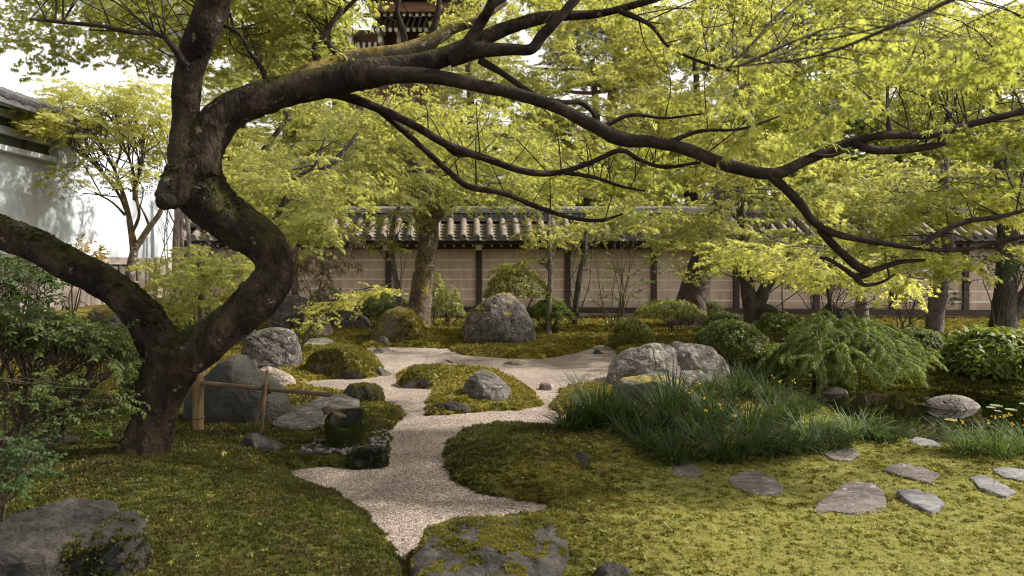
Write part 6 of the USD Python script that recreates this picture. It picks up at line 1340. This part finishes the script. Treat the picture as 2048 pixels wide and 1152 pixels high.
scatter(basin, 'moss', MOSS, p, upright(nn, rng, .4), rng.uniform(.006, .010, len(p)), M['moss_deep'])
# the rest of tied bamboo lengths and the ladle lying on the basin rim
rim = bc[2] + bh * 1.02
rest = Thing('bamboo_rest', 'three short bamboo lengths tied side by side across the basin rim', 'ladle rest', (bc[0], by, rim))
for k in range(3):
    a, b = W(657 + k * 5 - 4, 832 - k * 1.0, by + .11), W(684 + k * 5 - 4, 850 - k * 1.0, by - .125); a[2] = rim + .020; b[2] = rim + .014
    rest.part('length', bamboo([a, b], .0085, 10, (.3, .66), k), M['bamboo'], smooth=50)
for t_ in (.30, .62):
    a, b = W(652, 832, by + .11), W(690, 848, by - .125); c = a + (b - a) * t_; c[2] = rim + .018
    rest.part('cord', tube([(c[0] + .030 * math.cos(q), c[1] + .004, c[2] + .012 * math.sin(q), .0035) for q in np.linspace(0, 2 * np.pi, 13)], 5, 1), M['cord'], smooth=60)
lad = Thing('ladle', 'dark wooden ladle laid over the bamboo rest', 'ladle', (bc[0] - br, by, rim))
lc = W(653, 834, by - .02); lc[2] = rim + .035
M['ladle_wood'] = ramp_noise('ladle_wood', [(.3, (.018, .014, .011)), (.7, (.05, .038, .03))], 20, bump=.3, rough=.6)
cup = []
pr = [(.0, -.030), (.026, -.030), (.029, .022), (.025, .022), (.023, -.024), (0, -.024)]; n = 20; v = []
tiltm = Rot.from_euler('y', -.25).as_matrix()
for r, z in pr: v += [lc + tiltm @ np.array([r * math.cos(a), r * math.sin(a), z]) for a in np.arange(n) * 2 * np.pi / n]
f = quads(np.array([[k * n + j, k * n + (j + 1) % n, (k + 1) * n + (j + 1) % n, (k + 1) * n + j] for k in range(len(pr) - 1) for j in range(n)]))
lad.part('cup', (np.array(v), f), M['ladle_wood'], smooth=40)
he = W(752, 829, by + .04); he[2] = rim + .045
lad.part('handle', tube([(*(lc + [.015, 0, 0]), .0050), (*((lc + he) / 2), .0050), (*he, .0045)], 8, 4), M['ladle_wood'], smooth=50)
# pebbles round the basin
pv = [trimesh.creation.icosphere(subdivisions=2) for _ in range(5)]
rng = np.random.default_rng(630); protos = []
M['pebble'] = usdkit.material(stage, L + 'pebble', {'o': ('object_info', {}), 'g': ('geometry', {}), 'n': ('noise_texture', {'scale': 40.0, 'detail': 4.0}), 'a': ('math', {'math_type': 'multiply_add', 'value2': .35}), 'r': ('rgb_ramp', {'ramp': [(.1, (.025, .021, .018)), (.5, (.06, .052, .046)), (1.0, (.12, .105, .095))]}), 'p': ('principled_bsdf', {'roughness': .8})},
    [('g.position', 'n.vector'), ('n.fac', 'a.value1'), ('o.random', 'a.value3'), ('a.value', 'r.fac'), ('r.color', 'p.base_color')], surface='p.BSDF')
UsdGeom.Scope.Define(stage, '/World/Looks')
cls = []
for k in range(5):
    q = np.array(pv[k].vertices) * np.array([1, rng.uniform(.65, .9), rng.uniform(.5, .7)]); q *= (1 + .35 * (meshkit.fbm(q * 1.5 + k * 5, 3, k) - .5))[:, None]
    cls.append((q, pv[k].faces))
made = {}
k = 0; tries = 0; spots = []
while k < 64 and tries < 4000:
    tries += 1
    u, v = in_poly([(596, 905), (610, 888), (650, 880), (660, 898), (735, 893), (738, 868), (770, 860), (778, 880), (765, 900), (720, 915), (650, 908)], 1, rng)[0]
    g = G(u, v)
    if np.hypot(g[0] - bc[0], g[1] - by) < br * 1.0 or any(np.hypot(g[0] - a, g[1] - b) < .020 for a, b in spots): continue
    spots.append((g[0], g[1])); path = free('/World', 'pebble'); j = k % 5; s = rng.uniform(.014, .027)
    x = UsdGeom.Xform.Define(stage, path); x.AddTranslateOp().Set(Gf.Vec3d(float(g[0]), float(g[1]), float(g[2] + s * .45))); x.AddRotateZOp().Set(float(rng.uniform(0, 360))); x.AddScaleOp().Set(Gf.Vec3f(float(s)))
    if j not in made: made[j] = path; usdkit.mesh(stage, path + '/stone', cls[j], M['pebble'], smooth=60)
    else: x.GetPrim().GetReferences().AddInternalReference(made[j]); x.GetPrim().SetInstanceable(True)
    tag(x, 'rounded grey river pebble in the ring around the mossy basin', 'pebble', 'pebbles around the basin'); k += 1
# lily leaves on the pond
M['lily'] = leaf_mat('lily', [(.10, .13, .05), (.22, .22, .10)], [(.1, .12, .04), (.15, .15, .06)], .15, spec=.5)
rng = np.random.default_rng(640)
LILY = [(1992, 812, 'the largest pale lily leaf floating near the pond rock'), (2022, 820, 'oval lily leaf right of the largest one'), (1982, 816, 'lily leaf closest to the pond rock'), (2050, 809, 'lily leaf at the right edge of the picture'), (1996, 823, 'small lily leaf nearest the front'), (1902, 841, 'brownish floating leaf left in the dark water')]
for k, (u, v, lab) in enumerate(LILY):
    x, y = flat(u, v, POND_Z); r = (.055, .05, .04, .05, .03, .05)[k]; n = 18
    ring = [(x + r * math.cos(a) * (1 - .5 * (abs(a) < .2)), y + r * math.sin(a), POND_Z + .006 + .004 * rng.random()) for a in np.linspace(-np.pi, np.pi, n, endpoint=False)]
    vv = np.array([(x + r * .15, y, POND_Z + .005)] + ring); low = vv - [0, 0, .004]
    f = [[0, 1 + i, 1 + (i + 1) % n] for i in range(n)]; m = n + 1; f2 = [[m, m + 1 + (i + 1) % n, m + 1 + i] for i in range(n)]
    sd = [[1 + i, m + 1 + i, m + 1 + (i + 1) % n] for i in range(n)] + [[1 + i, m + 1 + (i + 1) % n, 1 + (i + 1) % n] for i in range(n)]
    single('lily_leaf', (np.vstack([vv, low]), np.array(f + f2 + sd)), M['lily'], lab, 'leaf')
# a hose curling at the plinth
hs = [W(258, 590, 10.6), W(272, 570, 10.6), W(276, 582, 10.5), W(274, 600, 10.4)]
single('hose', tube([(*W(255, 568, 12.4), .012), (*W(265, 566, 12.0), .012), (*W(273, 576, 11.6), .012), (*W(274, 592, 11.2), .012), (*W(272, 610, 11.0), .012)], 8, 6), M['white_line'], 'pale grey hose bending down at the foot of the storehouse', 'hose', smooth=60)
# fallen sticks on the gravel
for k, (u, v, du, dv, lab) in enumerate([(735, 808, 58, -1, 'thin fallen stick beside the dark mossy rock on the gravel'), (893, 722, 14, 6, 'short dark twig on the far gravel')]):
    a, b = flat(u, v), flat(u + du, v + dv); single('stick', tube([(a[0], a[1], .012, .007), ((a[0] + b[0]) / 2, (a[1] + b[1]) / 2 + .01, .018, .008), (b[0], b[1], .010, .004)], 7, 5, .2, k, 20), M['bark_dark'], lab, 'stick', smooth=60)

STONE_PLANS.append(Polygon([flat(u, v, .08) for u, v in [(606, 900), (612, 890), (650, 882), (664, 896), (725, 894), (732, 868), (766, 862), (774, 880), (762, 896), (718, 911), (655, 905)]]))
# ------------------------------------------------------------------ moss cushions, ground cover, gravel grains, litter
rng = np.random.default_rng(700)
def polar(n, y0, y1, s=.95):
    y = np.exp(rng.uniform(math.log(y0), math.log(y1), n)); return y * rng.uniform(-s, s, n), y
def off_stones(x, y):
    ok = np.ones(len(x), bool)
    for P in STONE_PLANS: ok &= ~shapely.contains_xy(P, x, y)
    return ok
def slope(x, y, e=.02):
    n = np.stack([-(ground(x + e, y) - ground(x - e, y)) / (2 * e), -(ground(x, y + e) - ground(x, y - e)) / (2 * e), np.ones(len(x))], 1)
    return n / np.linalg.norm(n, axis=1, keepdims=True)
x, y = polar(120000, 2.3, 15.6, 1.3)
dg, dp = look(SD_GRAVEL, x, y), look(SD_POND, x, y)
k = (dg > .01 - .03 * rng.random(len(x))) & (dp > .02) & off_stones(x, y) & (y < 15.7) & ~((x < -6.2) & (y > 9))
x, y = x[k], y[k]; z = ground(x, y); nn = slope(x, y); w = moss_weights(x, y)
pick = (np.cumsum(w, 1) > rng.random(len(x))[:, None]).argmax(1)
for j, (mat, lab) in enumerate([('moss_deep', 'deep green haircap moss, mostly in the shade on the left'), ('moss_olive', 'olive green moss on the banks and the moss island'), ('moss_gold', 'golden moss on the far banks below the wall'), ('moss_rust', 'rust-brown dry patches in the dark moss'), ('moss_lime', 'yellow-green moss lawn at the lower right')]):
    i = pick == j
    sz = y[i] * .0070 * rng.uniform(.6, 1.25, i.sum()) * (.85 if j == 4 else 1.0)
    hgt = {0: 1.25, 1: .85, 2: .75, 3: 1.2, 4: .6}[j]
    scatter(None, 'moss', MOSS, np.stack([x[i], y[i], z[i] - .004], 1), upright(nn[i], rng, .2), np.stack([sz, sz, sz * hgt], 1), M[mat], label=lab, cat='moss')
x, y = polar(9000, 2.3, 7.5); w = moss_weights(x, y)
k = (look(SD_GRAVEL, x, y) > .03) & (look(SD_POND, x, y) > .12) & off_stones(x, y) & (rng.random(len(x)) < w[:, 4] * 1.3 + .05)
x, y = x[k], y[k]; z = ground(x, y)
scatter(None, 'ground_cover', CLOVER, np.stack([x, y, z + .006], 1), upright(slope(x, y), rng, .15), rng.uniform(.008, .016, len(x)), M['cover'], label='tiny round-leaved plants creeping through the lawn moss', cat='ground cover')
# loose grains lying on the gravel
gp = vf(trimesh.creation.icosphere(subdivisions=1)); grain = []
for k in range(4):
    q = gp[0] * np.array([1, rng.uniform(.7, .95), rng.uniform(.5, .75)]); q = q * (1 + .5 * (meshkit.noise(q * 2 + k * 7, k) - .5))[:, None]; grain.append(((q, gp[1]), None))
x, y = polar(70000, 2.6, 11.5, .5); k = look(SD_GRAVEL, x, y) < .02; x, y = x[k], y[k]
M['grain'] = leaf_mat('grain', [(.055, .038, .028), (.205, .16, .132), (.47, .415, .365)], [(0, 0, 0), (0, 0, 0)], 0.0, rough=.85, nscale=60, amount=.75)
gz_ = .010 * (N2(x, y, 2.2, 31) - .5) + .008 * (N2(x, y, 7, 32) - .5) + .004
scatter(None, 'gravel', grain, np.stack([x, y, gz_ + .001], 1), Rot.random(len(x), random_state=3), np.minimum(y * .0008, .005) * rng.uniform(.6, 1.3, len(x)), M['grain'], label='loose pale grains lying on the gravel stream', cat='gravel')
M['litter'] = leaf_mat('litter', [(.05, .03, .012), (.12, .08, .025), (.30, .19, .04)], [(.1, .06, .02), (.2, .13, .03), (.35, .25, .05)], .3, amount=.1)
# fallen maple bits on moss and gravel
x, y = polar(1500, 2.4, 10); k = (look(SD_POND, x, y) > .12); x, y = x[k], y[k]; z = np.maximum(ground(x, y), .006)
lv = [((put(maple_leaf(np.random.default_rng(k), 5), None, 1.0)), None) for k in range(3)]
scatter(None, 'fallen_leaves', lv, np.stack([x, y, z + .012], 1), upright(np.tile([0, 0, 1.0], (len(x), 1)), rng, .5), rng.uniform(.006, .018, len(x)), M['litter'], label='scattered small fallen leaves and seeds', cat='fallen leaves')
